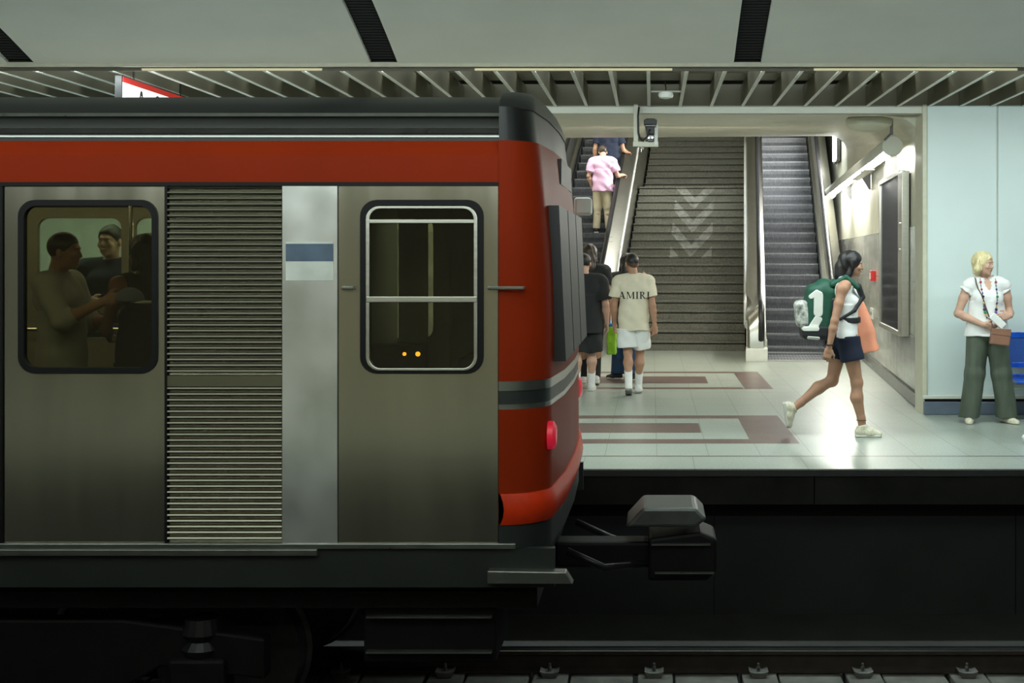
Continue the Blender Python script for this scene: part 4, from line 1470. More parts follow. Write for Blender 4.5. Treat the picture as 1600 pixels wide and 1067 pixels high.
class Person:
    """built for a height of 1.70; facing +y, its right hand at +x"""

    def __init__(s, h=0.007, **kw):
        s.h = h
        s.pc = V3(0, 0, 0.95)
        s.nb = V3(0, -0.012, 1.445)
        s.hc = V3(0, 0.018, 1.585)
        s.yaw, s.pitch, s.roll = 0.0, 0.0, 0.0
        s.w = 1.0          # shoulder and chest width
        s.belly = 1.0
        s.fem = False
        s.limb = 1.0
        for sg, n in ((1, 'R'), (-1, 'L')):
            setattr(s, 'sh' + n, None)
            setattr(s, 'el' + n, None)
            setattr(s, 'wr' + n, None)
            setattr(s, 'hip' + n, V3(0.09 * sg, 0, 0.90))
            setattr(s, 'kn' + n, V3(0.098 * sg, 0.015, 0.49))
            setattr(s, 'an' + n, V3(0.10 * sg, -0.03, 0.09))
            setattr(s, 'toe' + n, V3(0.12 * sg, 1, 0))
            setattr(s, 'hand' + n, None)      # direction of the fingers
            setattr(s, 'palm' + n, V3(-sg, 0.2, 0))   # where the palm looks
            setattr(s, 'thumb' + n, V3(0, 1, 0))
            setattr(s, 'curl' + n, 0.45)
        for k, v in kw.items():
            setattr(s, k, V3(*v) if isinstance(v, tuple) else v)
        s.R = frame(s.nb - s.pc, V3(1, 0, 0))
        for sg, n in ((1, 'R'), (-1, 'L')):
            if getattr(s, 'sh' + n) is None:
                setattr(s, 'sh' + n, s.T(0.178 * sg * s.w, -0.012, 1.388))
            if getattr(s, 'el' + n) is None:
                setattr(s, 'el' + n, s.T(0.225 * sg * s.w, -0.045, 1.10))
            if getattr(s, 'wr' + n) is None:
                setattr(s, 'wr' + n, s.T(0.235 * sg * s.w, 0.02, 0.865))
            if getattr(s, 'hand' + n) is None:
                d = getattr(s, 'wr' + n) - getattr(s, 'el' + n)
                setattr(s, 'hand' + n, unit(d) + V3(0, 0.08, 0))
        s.RH = rotz(s.yaw) @ rotx(s.pitch) @ roty(s.roll)

    def T(s, x, y, z):
        return s.pc + s.R @ V3(x, y, z - 0.95)

    def Hd(s, x, y, z):
        return s.hc + s.RH @ V3(x, y, z)

    # --- pieces shared by skin and cloth
    def trunk(s, F, inf=0.0, top=True, k=0.045):
        w, b = s.w, s.belly
        hipw = 1.08 if s.fem else 1.0
        F.ell(s.T(0, -0.008, 0.93), (0.158 * hipw + inf, 0.112 * max(1, b * 0.95) + inf, 0.115 + inf), s.R, k)
        F.ell(s.T(0, 0.004, 1.07), ((0.132 if s.fem else 0.142) * b + inf, 0.100 * b + inf, 0.15 + inf), s.R, k)
        F.ell(s.T(0, -0.004, 1.235), (0.152 * w * (0.95 if s.fem else 1) + inf, 0.108 + inf, 0.165 + inf), s.R, k)
        if s.fem:
            for sg in (-1, 1):
                F.ell(s.T(0.066 * sg, 0.070, 1.235), (0.062 + inf, 0.052 + inf, 0.060 + inf), s.R, 0.03)
        else:
            for sg in (-1, 1):
                F.ell(s.T(0.07 * sg, 0.055, 1.30), (0.075 + inf, 0.045 + inf, 0.06 + inf), s.R, 0.03)
        for sg in (-1, 1):
            F.ell(s.T(0.085 * sg * w, -0.058, 1.31), (0.075 + inf, 0.045 + inf, 0.085 + inf), s.R, 0.03)
        if top:
            F.cone(s.T(-0.115 * w, -0.014, 1.385), s.T(0.115 * w, -0.014, 1.385), 0.057 + inf, 0.057 + inf, 0.04)
            for n, sg in (('R', 1), ('L', -1)):
                F.cone(s.T(0.045 * sg, -0.02, 1.430), getattr(s, 'sh' + n), 0.030 + inf, 0.047 + inf, 0.035)
        return F

    def arm(s, F, n, inf=0.0, k=0.02):
        sh, el, wr = (getattr(s, q + n) for q in ('sh', 'el', 'wr'))
        g = s.limb * (0.92 if s.fem else 1.0)
        F.ell(sh, (0.054 * g + inf,) * 3, None, 0.03)
        m = sh + (el - sh) * 0.45
        F.cone(sh, m, 0.049 * g + inf, 0.046 * g + inf, 0.025)
        F.cone(m, el, 0.046 * g + inf, 0.037 * g + inf, 0.02)
        m = el + (wr - el) * 0.28
        F.cone(el, m, 0.037 * g + inf, 0.040 * g + inf, 0.02)
        F.cone(m, wr, 0.040 * g + inf, 0.025 * g + inf, 0.02)
        return F

    def leg(s, F, n, inf=0.0):
        hip, kn, an = (getattr(s, q + n) for q in ('hip', 'kn', 'an'))
        g = s.limb
        F.cone(hip, kn, 0.086 * g * (1.05 if s.fem else 1) + inf, 0.052 * g + inf, 0.035)
        F.ell(kn, (0.050 * g + inf, 0.054 * g + inf, 0.062 * g + inf), None, 0.02)
        back = unit(np.cross(unit(an - kn), V3(1, 0, 0)))
        if back[1] > 0:
            back = -back
        c = kn + (an - kn) * 0.33 + back * 0.018
        F.cone(kn, c, 0.046 * g + inf, 0.057 * g + inf, 0.02)
        F.cone(c, an + (kn - an) * 0.2, 0.055 * g + inf, 0.036 * g + inf, 0.025)
        F.cone(an + (kn - an) * 0.2, an, 0.036 * g + inf, 0.037 * g + inf, 0.02)
        return F

    def footframe(s, n):
        td = unit(getattr(s, 'toe' + n))
        x = unit(np.cross(td, V3(0, 0, 1)))
        return np.stack([x, td, np.cross(x, td)], 1)

    def hand(s, F, n):
        sg = 1 if n == 'R' else -1
        d = unit(getattr(s, 'hand' + n))
        p = getattr(s, 'palm' + n)
        p = unit(p - d * float(p @ d))
        th = getattr(s, 'thumb' + n)
        th = th - d * float(th @ d)
        th = unit(th - p * float(th @ p))
        R = np.stack([th, p, d], 1)
        w = getattr(s, 'wr' + n)
        cu = getattr(s, 'curl' + n)
        F.cone(w, w + d * 0.03, 0.025, 0.027, 0.015, flat=0.75, R=R)
        F.box(w + d * 0.058, (0.038, 0.0135, 0.042), R, 0.013, 0.012)
        F.ell(w + d * 0.04 + th * 0.026 + p * 0.008, (0.020, 0.016, 0.030), R, 0.012)
        for i, (o, L) in enumerate(((0.029, 0.070), (0.010, 0.078), (-0.010, 0.073), (-0.028, 0.058))):
            a = w + d * (0.094 - 0.004 * abs(i - 1)) + th * o
            c1 = cu * (0.8 + 0.18 * i)
            d1 = unit(d * math.cos(c1) + p * math.sin(c1) + th * o * 2.2)
            m = a + d1 * L * 0.50
            c2 = c1 * 2.1
            d2 = unit(d * math.cos(c2) + p * math.sin(c2) + th * o * 1.5)
            e = m + d2 * L * 0.44
            F.cone(a, m, 0.0095, 0.0085, 0.005)
            F.cone(m, e, 0.0085, 0.0070, 0.004)
        a = w + d * 0.032 + th * 0.030
        m = a + unit(d * 0.75 + th * 0.75 + p * 0.25) * 0.038
        e = m + unit(d * 0.95 + th * 0.20 + p * 0.35) * 0.030
        F.cone(a, m, 0.0125, 0.0105, 0.008)
        F.cone(m, e, 0.0105, 0.0080, 0.004)
        return F

    def body(s, m, name='person', parent=None, feet=True):
        F = Field(s.h)
        s.trunk(F)
        F.cone(s.T(0, -0.03, 1.42), s.Hd(0, -0.03, -0.04), 0.060, 0.052 if not s.fem else 0.046, 0.03)
        # head
        H, R = s.Hd, s.RH
        F.ell(H(0, -0.014, 0.030), (0.074, 0.094, 0.086), R, 0.02)
        F.ell(H(0, 0.020, -0.020), (0.062, 0.068, 0.084), R, 0.02)
        F.ell(H(0, 0.028, -0.066), (0.046, 0.046, 0.036), R, 0.02)
        F.ell(H(0, 0.062, -0.090), (0.022, 0.016, 0.017), R, 0.015)
        F.ell(H(0, 0.078, 0.026), (0.046, 0.012, 0.010), R, 0.010)
        for sg in (-1, 1):
            F.ell(H(0.031 * sg, 0.093, 0.006), (0.018, 0.013, 0.011), R, 0.010, 's')
            F.ell(H(0.040 * sg, 0.062, -0.022), (0.022, 0.020, 0.020), R, 0.012)
            F.ell(H(0.076 * sg, -0.008, -0.006), (0.010, 0.019, 0.031), R, 0.006)
        F.cone(H(0, 0.084, 0.012), H(0, 0.098, -0.024), 0.008, 0.0115, 0.008)
        F.ell(H(0, 0.086, -0.026), (0.018, 0.011, 0.008), R, 0.006)
        F.ell(H(0, 0.077, -0.052), (0.022, 0.011, 0.009), R, 0.006)
        for n in 'RL':
            s.arm(F, n)
            s.hand(F, n)
            s.leg(F, n)
            if feet:
                Rf = s.footframe(n)
                an = getattr(s, 'an' + n)
                q = lambda x, y, z: an + Rf @ V3(x, y, z)
                F.cone(q(0, -0.02, -0.045), q(0, 0.12, -0.062), 0.036, 0.028, 0.02)
        o = F.mesh(name, m, parent)
        s.root = o
        return o

    def face(s, hair, brow=True):
        H = s.Hd
        for sg in (-1, 1):
            e = MB().lathe((0, 0, 0), [(0.0100 * math.sin(PI * k / 8) + 1e-4, -0.0100 * math.cos(PI * k / 8)) for k in range(9)], 14, 'y').build('eye', M['eyewhite'], s.root, smooth=True)
            e.matrix_local = Matrix.Translation(Vector(H(0.031 * sg, 0.0712, 0.006).tolist())) @ Matrix(s.RH.tolist()).to_4x4()
            i = MB().lathe((0, 0.0086, 0), [(0.0056, 0.0), (0.005, 0.0022), (0.001, 0.0026)], 12, 'y').build('iris', M['iris'], e, smooth=True)
            F = Field(0.004)
            F.cone(H(0.016 * sg, 0.0900, 0.0285), H(0.046 * sg, 0.077, 0.026), 0.0035, 0.0025, 0.002)
            F.mesh('eyebrow', hair, s.root)
        F = Field(0.004)
        F.ell(H(0, 0.0855, -0.0515), (0.020, 0.0065, 0.0038), s.RH, 0.003)
        F.ell(H(0, 0.0845, -0.0590), (0.017, 0.0065, 0.0042), s.RH, 0.003)
        F.mesh('lips', M['lips'], s.root)

    # --- clothes
    def tee(s, m, hem=0.86, sleeve=0.62, inf=0.017, neck=0.066, name='shirt', vneck=0.0, loose=0.012, seed=0.0, straps=False, amp=0.0028, flare=0.0):
        F = Field(s.h)
        s.hem = hem
        s.trunk(F, inf, True)
        w = max(s.w, 0.95)
        F.frus(s.T(0, -0.004, hem), s.T(0, -0.004, 1.20), 0.158 * s.belly + inf + loose + flare, 0.150 * w + inf, 0.03, flat=0.74, R=s.R)
        for n in 'RL':
            sh, el, wr = (getattr(s, q + n) for q in ('sh', 'el', 'wr'))
            if sleeve > 0:
                e = sh + (el - sh) * min(1, sleeve)
                F.ell(sh, (0.054 + inf,) * 3, None, 0.03)
                if sleeve <= 1:
                    F.frus(sh - (el - sh) * 0.05, e, 0.058 + inf, 0.060 * s.limb + inf + 0.004, 0.02)
                else:
                    F.cone(sh, el, 0.054 + inf, 0.046 + inf, 0.02)
                    F.frus(el, el + (wr - el) * (sleeve - 1), 0.046 + inf, 0.034 + inf, 0.02)
        F.cut(s.T(0, 0, hem), -s.R[:, 2])
        if vneck or straps:
            F.frus(s.T(0, -0.012, 1.452), s.T(0, 0.0, 1.62), neck, neck + 0.015, 0.006, 's')
        else:
            F.frus(s.T(0, -0.022, 1.38), s.T(0, -0.016, 1.462), neck + 0.018, neck + 0.010, 0.015)
            F.frus(s.T(0, -0.018, 1.40), s.T(0, -0.006, 1.62), neck, neck + 0.008, 0.004, 's')
        if vneck:
            for q in range(5):
                t = q / 4
                F.ell(s.T(0, 0.09, 1.43 - vneck * t), (neck * 0.75 * (1 - t) + 0.006, 0.06, 0.03), s.R, 0.004, 's')
        if straps:
            for sg in (-1, 1):
                F.ell(s.T(0.215 * sg * s.w, -0.01, 1.36), (0.075, 0.16, 0.13), s.R, 0.01, 's')
        F.fold = folds(amp, seed=seed)
        return F.mesh(name, m, s.root)

    def shorts(s, m, low=0.56, inf=0.020, waist=1.02, flare=0.022, name='shorts', seed=0.0):
        """low: fraction along the thigh where the hem sits"""
        F = Field(s.h)
        F.ell(s.T(0, -0.008, 0.93), (0.160 * (1.08 if s.fem else 1) + inf, 0.112 * max(1, s.belly * 0.95) + inf, 0.125 + inf), s.R, 0.03)
        F.frus(s.T(0, 0, 0.90), s.T(0, 0, waist), 0.158 + inf, 0.140 * s.belly + inf, 0.03, flat=0.74, R=s.R)
        for n in 'RL':
            hip, kn = getattr(s, 'hip' + n), getattr(s, 'kn' + n)
            F.frus(hip + V3(0, 0, 0.02), hip + (kn - hip) * low, 0.088 * s.limb + inf, 0.074 * s.limb + inf + flare, 0.02)
        F.cut(s.T(0, 0, min(waist, getattr(s, 'hem', 9) + 0.02)), s.R[:, 2])
        F.fold = folds(0.0028, 4, 34, seed + 2)
        return F.mesh(name, m, s.root)

    def trousers(s, m, inf=0.020, waist=1.03, hem=0.072, wide=0.0, name='trousers', seed=0.0, amp=0.004):
        F = Field(s.h)
        F.ell(s.T(0, -0.008, 0.93), (0.160 * (1.08 if s.fem else 1) + inf, 0.112 * max(1, s.belly * 0.95) + inf, 0.125 + inf), s.R, 0.03)
        F.frus(s.T(0, 0, 0.90), s.T(0, 0, waist), 0.158 + inf, 0.140 * s.belly + inf, 0.03, flat=0.74, R=s.R)
        for n in 'RL':
            hip, kn, an = (getattr(s, q + n) for q in ('hip', 'kn', 'an'))
            F.cone(hip, kn, 0.088 * s.limb + inf, 0.056 + inf + wide * 0.6, 0.03)
            F.frus(kn - (an - kn) * 0.14, an + (an - kn) * 0.02, 0.050 + inf + wide * 0.6, hem + wide, 0.03)
        F.cut(s.T(0, 0, min(waist, getattr(s, 'hem', 9) + 0.02)), s.R[:, 2])
        F.fold = vfolds(amp, 42, seed)
        return F.mesh(name, m, s.root)

    def shoes(s, m, sole, name='shoe', low=False, hi=0.0):
        for n in 'RL':
            Rf = s.footframe(n)
            an = getattr(s, 'an' + n)
            q = lambda x, y, z: an + Rf @ V3(x, y, z)
            F = Field(min(s.h, 0.006))
            F.cone(q(0, -0.028, -0.045), q(0, 0.06, -0.052), 0.042, 0.043, 0.02)
            F.cone(q(0, 0.06, -0.054), q(0, 0.145, -0.064), 0.043, 0.034, 0.02)
            if not low:
                F.cone(q(0, -0.015, -0.03), q(0, -0.006, 0.012 + hi), 0.040, 0.044, 0.02)
                F.cone(q(0, 0.0, -0.005), q(0, 0.085, -0.035), 0.034, 0.026, 0.02)
                F.cut(q(0, 0, 0.022 + hi), Rf @ V3(0, -0.25, 1))
            else:
                F.ell(q(0, 0.03, 0.0), (0.031, 0.075, 0.042), Rf, 0.006, 's')
            F.cut(q(0, 0, -0.075), Rf @ V3(0, 0, -1))
            sh = F.mesh(name, m, s.root)
            F = Field(min(s.h, 0.006))
            F.box(q(0, -0.015, -0.078), (0.042, 0.052, 0.013), Rf, 0.012, 0.01)
            F.cone(q(0, 0.0, -0.078), q(0, 0.135, -0.078), 0.040, 0.040, 0.01)
            F.cut(q(0, 0, -0.090), Rf @ V3(0, 0, -1))
            F.cut(q(0, 0, -0.064 if not low else -0.078), Rf @ V3(0, 0, 1))
            F.mesh('sole', sole, sh)
            if not low:
                b = MB()
                for j in range(4):
                    y = 0.035 + 0.022 * j
                    z = -0.006 - 0.013 * j + (0.030 if j == 0 else 0.026)
                    b.tube([q(-0.024, y, z - 0.018).tolist(), q(-0.008, y + 0.004, z - 0.002).tolist(), q(0.008, y + 0.008, z - 0.002).tolist(), q(0.024, y + 0.010, z - 0.018).tolist()], 0.0032, 5)
                b.build('laces', M['white'], sh)

    def socks(s, m, top=0.30, name='sock'):
        for n in 'RL':
            kn, an = getattr(s, 'kn' + n), getattr(s, 'an' + n)
            F = Field(s.h)
            F.frus(an, an + (kn - an) * top, 0.044, 0.050, 0.01)
            F.mesh(name, m, s.root)

    def hair_short(s, m, fade=True, thick=0.005):
        H, R = s.Hd, s.RH
        F = Field(min(s.h, 0.006))
        F.ell(H(0, -0.016, 0.038), (0.074 + thick, 0.094 + thick, 0.086 + thick * 1.4), R, 0.02)
        F.cut(H(0, 0.072, 0.062), R @ V3(0, 1, -0.75))
        F.cut(H(0, -0.10, 0.004 if fade else -0.050), R @ V3(0, 0.22 if fade else 0.35, -1))
        F.fold = folds(0.0015, 30, 90)
        if fade:
            G = Field(min(s.h, 0.006))
            G.ell(H(0, -0.016, 0.034), (0.0765, 0.0965, 0.090), R, 0.02)
            G.cone(H(0, -0.062, -0.02), H(0, -0.060, -0.045), 0.040, 0.036, 0.02)
            G.cut(H(0, 0.045, 0.03), R @ V3(0, 1, -0.55))
            G.cut(H(0, -0.10, -0.048), R @ V3(0, 0.30, -1))
            G.mesh('hair_fade', M['fade'], s.root)
        return F.mesh('hair', m, s.root)

    def hair_long(s, m, pts, r0=0.06, r1=0.04, side=0.075, thick=0.012, flat=0.7):
        """cap plus a fall of hair through the given head-space points"""
        H, R = s.Hd, s.RH
        F = Field(min(s.h, 0.006))
        F.ell(H(0, -0.018, 0.036), (0.074 + thick, 0.094 + thick, 0.086 + thick), R, 0.02)
        for sg in (-1, 1):
            F.cone(H(0.068 * sg, -0.004, 0.03), H(side * sg, -0.02, -0.09), 0.026, 0.026, 0.02)
        P = [H(*p) for p in pts]
        for i in range(len(P) - 1):
            ra = r0 + (r1 - r0) * i / (len(P) - 1)
            rb = r0 + (r1 - r0) * (i + 1) / (len(P) - 1)
            F.cone(P[i], P[i + 1], ra, rb, 0.03, flat=flat, R=R)
        F.ell(H(0, 0.085, -0.03), (0.056, 0.075, 0.085), R, 0.012, 's')
        F.fold = lambda x, y, z: 0.0028 * np.sin(95 * x + 70 * y + 3 * np.sin(16 * z)) + 0.002 * np.sin(60 * y - 40 * x + 4 * np.sin(9 * z))
        return F.mesh('hair', m, s.root)

    def place(s, x, y, z=0.0, height=1.70, face=0.0, label='', group=None):
        o = s.root
        k = height / 1.70
        o.location = (x, y, z)
        o.rotation_euler = (0, 0, face)
        o.scale = (k, k, k)
        tag(o, label, 'person', group)
        s.k, s.loc, s.fa = k, Vector((x, y, z)), face
        return o

    def world(s, p):
        return s.loc + Matrix.Rotation(s.fa, 3, 'Z') @ (Vector([float(q) for q in p]) * s.k)

    def prop(s, o, label, cat):
        """a separate thing given in the person's own coordinates"""
        o.location = s.loc
        o.rotation_euler = (0, 0, s.fa)
        o.scale = (s.k,) * 3
        tag(o, label, cat)
        return o


# ------------------------------------------------------------------ people
def wx(px, Y):
    return (px - VPX) * Y / F_PX


# blond woman waiting before the pale panels
p = Person(0.006, fem=True, belly=1.14, limb=1.10, w=1.04, yaw=math.radians(46), pitch=-0.04,
           pc=(0, 0, 0.95), hc=(0.035, 0.02, 1.575), nb=(0.0, -0.01, 1.43),
           shR=(0.185, -0.012, 1.36), shL=(-0.180, -0.012, 1.365),
           elR=(0.285, -0.02, 1.085), wrR=(0.085, 0.185, 0.985), elL=(-0.235, -0.045, 1.10), wrL=(-0.185, 0.175, 1.075),
           handR=(-0.95, 0.25, -0.22), palmR=(0.0, -0.8, 0.5), thumbR=(0, 0.3, 1), curlR=0.5,
           handL=(0.93, 0.25, -0.12), palmL=(0.0, -0.9, -0.1), thumbL=(0, 0.3, 1), curlL=0.55,
           anR=(0.175, 0.0, 0.085), anL=(-0.195, 0.02, 0.085), knR=(0.125, 0.02, 0.49), knL=(-0.14, 0.02, 0.49),
           toeR=(0.25, 1, -0.05), toeL=(-0.42, 1, -0.05))
p.body(M['skinpale'])
p.face(M['hairbrown'])
F = Field(0.005)
H, R = p.Hd, p.RH
F.ell(H(0, -0.020, 0.040), (0.088, 0.106, 0.098), R, 0.02)
for sg in (-1, 1):
    F.cone(H(0.074 * sg, -0.012, 0.04), H(0.082 * sg, -0.020, -0.045), 0.032, 0.036, 0.02)
    F.cone(H(0.082 * sg, -0.020, -0.045), H(0.066 * sg, -0.030, -0.095), 0.036, 0.020, 0.02)
F.cone(H(0, -0.07, 0.02), H(0, -0.075, -0.07), 0.06, 0.045, 0.03)
F.ell(H(0.004, 0.088, -0.028), (0.058, 0.062, 0.092), R, 0.010, 's')
F.fold = lambda x, y, z: 0.0026 * np.sin(100 * x + 80 * y + 3 * np.sin(15 * z))
F.mesh('hair', M['hairblond'], p.root)
p.tee(M['whitecotton'], hem=0.865, sleeve=0.0, inf=0.016, neck=0.072, vneck=0.115, seed=1.3, amp=0.0022, loose=0.024)
# ruffled cap sleeves
for n, sg in (('R', 1), ('L', -1)):
    sh, el = getattr(p, 'sh' + n), getattr(p, 'el' + n)
    F = Field(0.006)
    F.frus(sh + V3(-0.04 * sg, 0, 0.03), sh + (el - sh) * 0.20 + V3(0.008 * sg, 0, 0), 0.045, 0.070, 0.01, flat=0.95)
    F.fold = lambda x, y, z: 0.006 * np.sin(70 * y + 20 * z) * np.sin(40 * z + 25 * x)
    F.mesh('ruffle', M['whitecotton'], p.root)
F = Field(0.0065)
F.ell(p.T(0, -0.008, 0.93), (0.192, 0.142, 0.125), p.R, 0.03)
F.frus((0, 0, 0.90), (0, 0, 0.985), 0.195, 0.172, 0.03, flat=0.76)
for n, sg in (('R', 1), ('L', -1)):
    hip, kn, an = (getattr(p, q + n) for q in ('hip', 'kn', 'an'))
    F.cone(hip, kn, 0.112, 0.098, 0.03)
    F.cone(kn, an + V3(0.004 * sg, -0.005, -0.10), 0.098, 0.106, 0.03)
F.cut((0, 0, 0.055), (0, 0, -1))
F.cut((0, 0, 0.885), (0, 0, 1))
F.fold = vfolds(0.0085, 46, 0.6)
F.mesh('trousers', M['olive'], p.root)
p.shoes(M['shoecream'], M['soleg'], low=True)
woman = p.place(wx(1542, 12.55), 12.55, 0, 1.672, PI, 'person with blond bob, white ruffled top and olive wide trousers standing by wall panels')
# necklace of many colours
t = thing('bead_necklace', 'long necklace of coloured beads on the white ruffled top', 'necklace')
kind = ['red', 'violet', 'blue', 'dark', 'green', 'violet', 'dark', 'yellow', 'dark', 'violet', 'yellow', 'blue', 'red', 'dark', 'yellow', 'green', 'dark', 'blue', 'yellow', 'violet', 'dark', 'blue', 'red', 'violet']
bvh = None
dg = bpy.context.evaluated_depsgraph_get()
for ch in p.root.children:
    if ch.name.startswith('shirt'):
        bvh = BVHTree.FromObject(ch, dg)
bvb = BVHTree.FromObject(p.root, dg)
def front(x, z, off=0.008):
    best = None
    for q in (bvh, bvb):
        h = q.ray_cast(Vector((x, 1.0, z)), Vector((0, -1, 0)))
        if h[0] is not None and (best is None or h[0].y > best):
            best = h[0].y
    return Vector((x, (best if best is not None else 0.1) + off, z))
loop = []
for k in range(27):
    a = -1 + 2 * k / 26
    x = 0.075 * (1 if a > 0 else -1) * abs(math.sin(a * PI * 0.5)) ** 0.35 + 0.002
    z = 1.035 + 0.405 * abs(a) ** 1.2
    loop.append(front(x, z))
MB().tube(loop, 0.0022, 5).build('cord', M['ink'], t)
for k, c in enumerate(loop[1:-1]):
    r = [0.0125, 0.008, 0.0105, 0.0065][k % 4] if k not in (8, 9, 15, 16) else 0.015
    MB().lathe((c.x, c.y + 0.004, c.z), [(r * math.sin(PI * j / 6) + 1e-4, -r * math.cos(PI * j / 6)) for j in range(7)], 10).build('bead', M['bead_' + kind[k % len(kind)]], t, smooth=True)
p.prop(t, t['label'], 'necklace')
# shoulder bag and its strap, folded paper
t = thing('shoulder_bag', 'small brown leather shoulder bag at the hip of olive trousers', 'bag')
F = Field(0.005)
Rb = roty(-0.12)
F.box((-0.065, 0.245, 0.865), (0.095, 0.035, 0.078), Rb, 0.014)
F.mesh('pouch', M['brownbag'], t)
MB().prism([(-0.165, 0.945), (0.02, 0.955), (0.03, 0.90), (-0.16, 0.875)], 'y', 0.278, 0.284).build('flap', M['brownbag'], t, bevel=0.004)
st = [Vector((0.125, -0.02, 1.452)), Vector((0.128, 0.06, 1.435))] + [front(0.12 - 0.105 * q / 6, 1.39 - 0.33 * q / 6, 0.006) for q in range(7)] + [Vector((0.01, 0.235, 0.99)), Vector((0.02, 0.25, 0.94))]
MB().tube(st, 0.006, 6).build('strap', M['strapbrown'], t)
p.prop(t, t['label'], 'bag')
F = Field(0.004)
F.box((-0.045, 0.235, 1.025), (0.085, 0.010, 0.038), roty(-0.75), 0.008)
o = F.mesh('folded_paper', M['paper'])
p.prop(o, 'folded white paper held in both hands above the brown bag', 'paper')

# woman walking with a backpack
p = Person(0.006, fem=True, belly=1.0, w=0.95, pc=(0, -0.02, 0.945), nb=(0, -0.005, 1.425), hc=(0, 0.052, 1.560), yaw=0.0, pitch=-0.08,
           shR=(0.165, -0.06, 1.345), elR=(0.215, -0.135, 1.06), wrR=(0.215, -0.185, 0.82), handR=(0.0, -0.22, -1), palmR=(-1, 0.1, 0), thumbR=(0, 1, 0), curlR=0.8,
           shL=(-0.165, 0.02, 1.345), elL=(-0.22, 0.03, 1.08), wrL=(-0.23, 0.10, 0.86), curlL=0.9,
           hipR=(0.085, 0.0, 0.90), hipL=(-0.085, -0.03, 0.90), knR=(0.085, 0.085, 0.495), anR=(0.085, 0.135, 0.09), toeR=(0.05, 1, 0),
           knL=(-0.08, -0.115, 0.50), anL=(-0.07, -0.475, 0.245), toeL=(0.0, 0.16, -1))
p.body(M['skin'])
p.face(M['hairblack'])
p.tee(M['whitecotton'], hem=0.905, sleeve=0.0, inf=0.014, neck=0.095, straps=True, seed=2.0, loose=0.004)
p.shorts(M['navycotton'], low=0.50, inf=0.018, waist=0.985, flare=0.016)
p.shoes(M['shoecream'], M['solew'])
MB().tube([(0.085 + 0.042 * math.cos(a), 0.125 + 0.045 * math.sin(a), 0.155) for a in [2 * PI * k / 14 for k in range(15)]], 0.003, 5).build('anklet', M['strapbrown'], p.root)
MB().tube([(0.215 + 0.03 * math.cos(a), -0.182 + 0.033 * math.sin(a), 0.845) for a in [2 * PI * k / 14 for k in range(15)]], 0.006, 6).build('bracelet', M['ink'], p.root)
p.hair_long(M['hairblack'], [(0, -0.05, 0.03), (0, -0.085, -0.04), (0.01, -0.095, -0.10), (0.0, -0.085, -0.155)], 0.078, 0.048, 0.072, 0.014, flat=0.9)
X0, Y0 = wx(1322, 11.62), 11.62
p.place(X0, Y0, 0, 1.69, -PI / 2, 'person striding right in white top, navy shorts and cream sneakers')
t = thing('backpack', 'dark green backpack with white patches on the striding person', 'backpack')
F = Field(0.006)
F.box((0.0, -0.245, 1.165), (0.140, 0.140, 0.215), rotx(-0.10), 0.07)
F.ell((0.0, -0.20, 1.36), (0.12, 0.09, 0.08), None, 0.04)
F.mesh('pack_body', M['packgreen'], t)
F = Field(0.006)
F.box((0.0, -0.265, 0.955), (0.148, 0.150, 0.075), rotx(-0.05), 0.05)
F.box((0.0, -0.125, 1.08), (0.148, 0.035, 0.19), None, 0.03)
F.mesh('base', M['packblack'], t)
F = Field(0.006)
F.box((0.02, -0.405, 1.115), (0.118, 0.062, 0.125), rotx(0.12), 0.05)
F.mesh('front_pocket', M['packmotley'], t)
def segs2(*S):
    def f(p):
        d = None
        for y0, z0, y1, z1, r in S:
            ab = np.array([y1 - y0, z1 - z0], dtype=np.float32)
            q = p[:, 1:] - np.array([y0, z0], dtype=np.float32)
            t = np.clip((q @ ab) / float(ab @ ab), 0, 1)
            e = np.linalg.norm(q - t[:, None] * ab, axis=1) - r
            d = e if d is None else np.minimum(d, e)
        return d
    return f
for S in (((-0.272, 1.13, -0.270, 1.285, 0.042), (-0.285, 1.315, -0.335, 1.275, 0.022)),
          ((-0.285, 1.075, -0.335, 0.995, 0.027), (-0.255, 1.07, -0.30, 0.99, 0.020), (-0.395, 0.985, -0.285, 0.985, 0.022)),
          ((-0.36, 0.905, -0.27, 0.898, 0.014),)):
    F = Field(0.005)
    F.box((0.0, -0.245, 1.165), (0.145, 0.145, 0.220), rotx(-0.10), 0.07)
    F.box((0.0, -0.265, 0.955), (0.153, 0.155, 0.080), rotx(-0.05), 0.05)
    F.add(segs2(*S), V3(-9, -9, -9), V3(9, 9, 9), 0, 'c')
    F.cut((0.03, 0, 0), (-1, 0, 0))
    F.mesh('patch', M['packwhite'], t)
for sg in (-1, 1):
    F = Field(0.006)
    F.cone((0.11 * sg, -0.15, 1.38), (0.12 * sg, -0.02, 1.445), 0.028, 0.028, 0.01, flat=0.5)
    F.cone((0.12 * sg, -0.02, 1.445), (0.125 * sg, 0.085, 1.36), 0.028, 0.026, 0.01)
    F.mesh('shoulder_strap', M['packgreen'], t)
    F = Field(0.006)
    F.cone((0.120 * sg, 0.095, 1.37), (0.112 * sg, 0.135, 1.27), 0.026, 0.020, 0.01)
    F.cone((0.112 * sg, 0.135, 1.27), (0.148 * sg, 0.055, 1.15), 0.020, 0.016, 0.01)
    F.cone((0.148 * sg, 0.055, 1.15), (0.165 * sg, -0.08, 1.07), 0.016, 0.014, 0.01)
    F.mesh('shoulder_strap', M['packblack'], t)
F = Field(0.006)
F.frus((0, 0.0, 1.035), (0, 0.0, 1.085), 0.172, 0.172, 0.0, flat=0.76)
F.mesh('waist_strap', M['packblack'], t)
p.prop(t, t['label'], 'backpack')
t = thing('tote_bag', 'peach fabric tote bag hanging in front of the striding person', 'bag')
F = Field(0.006)
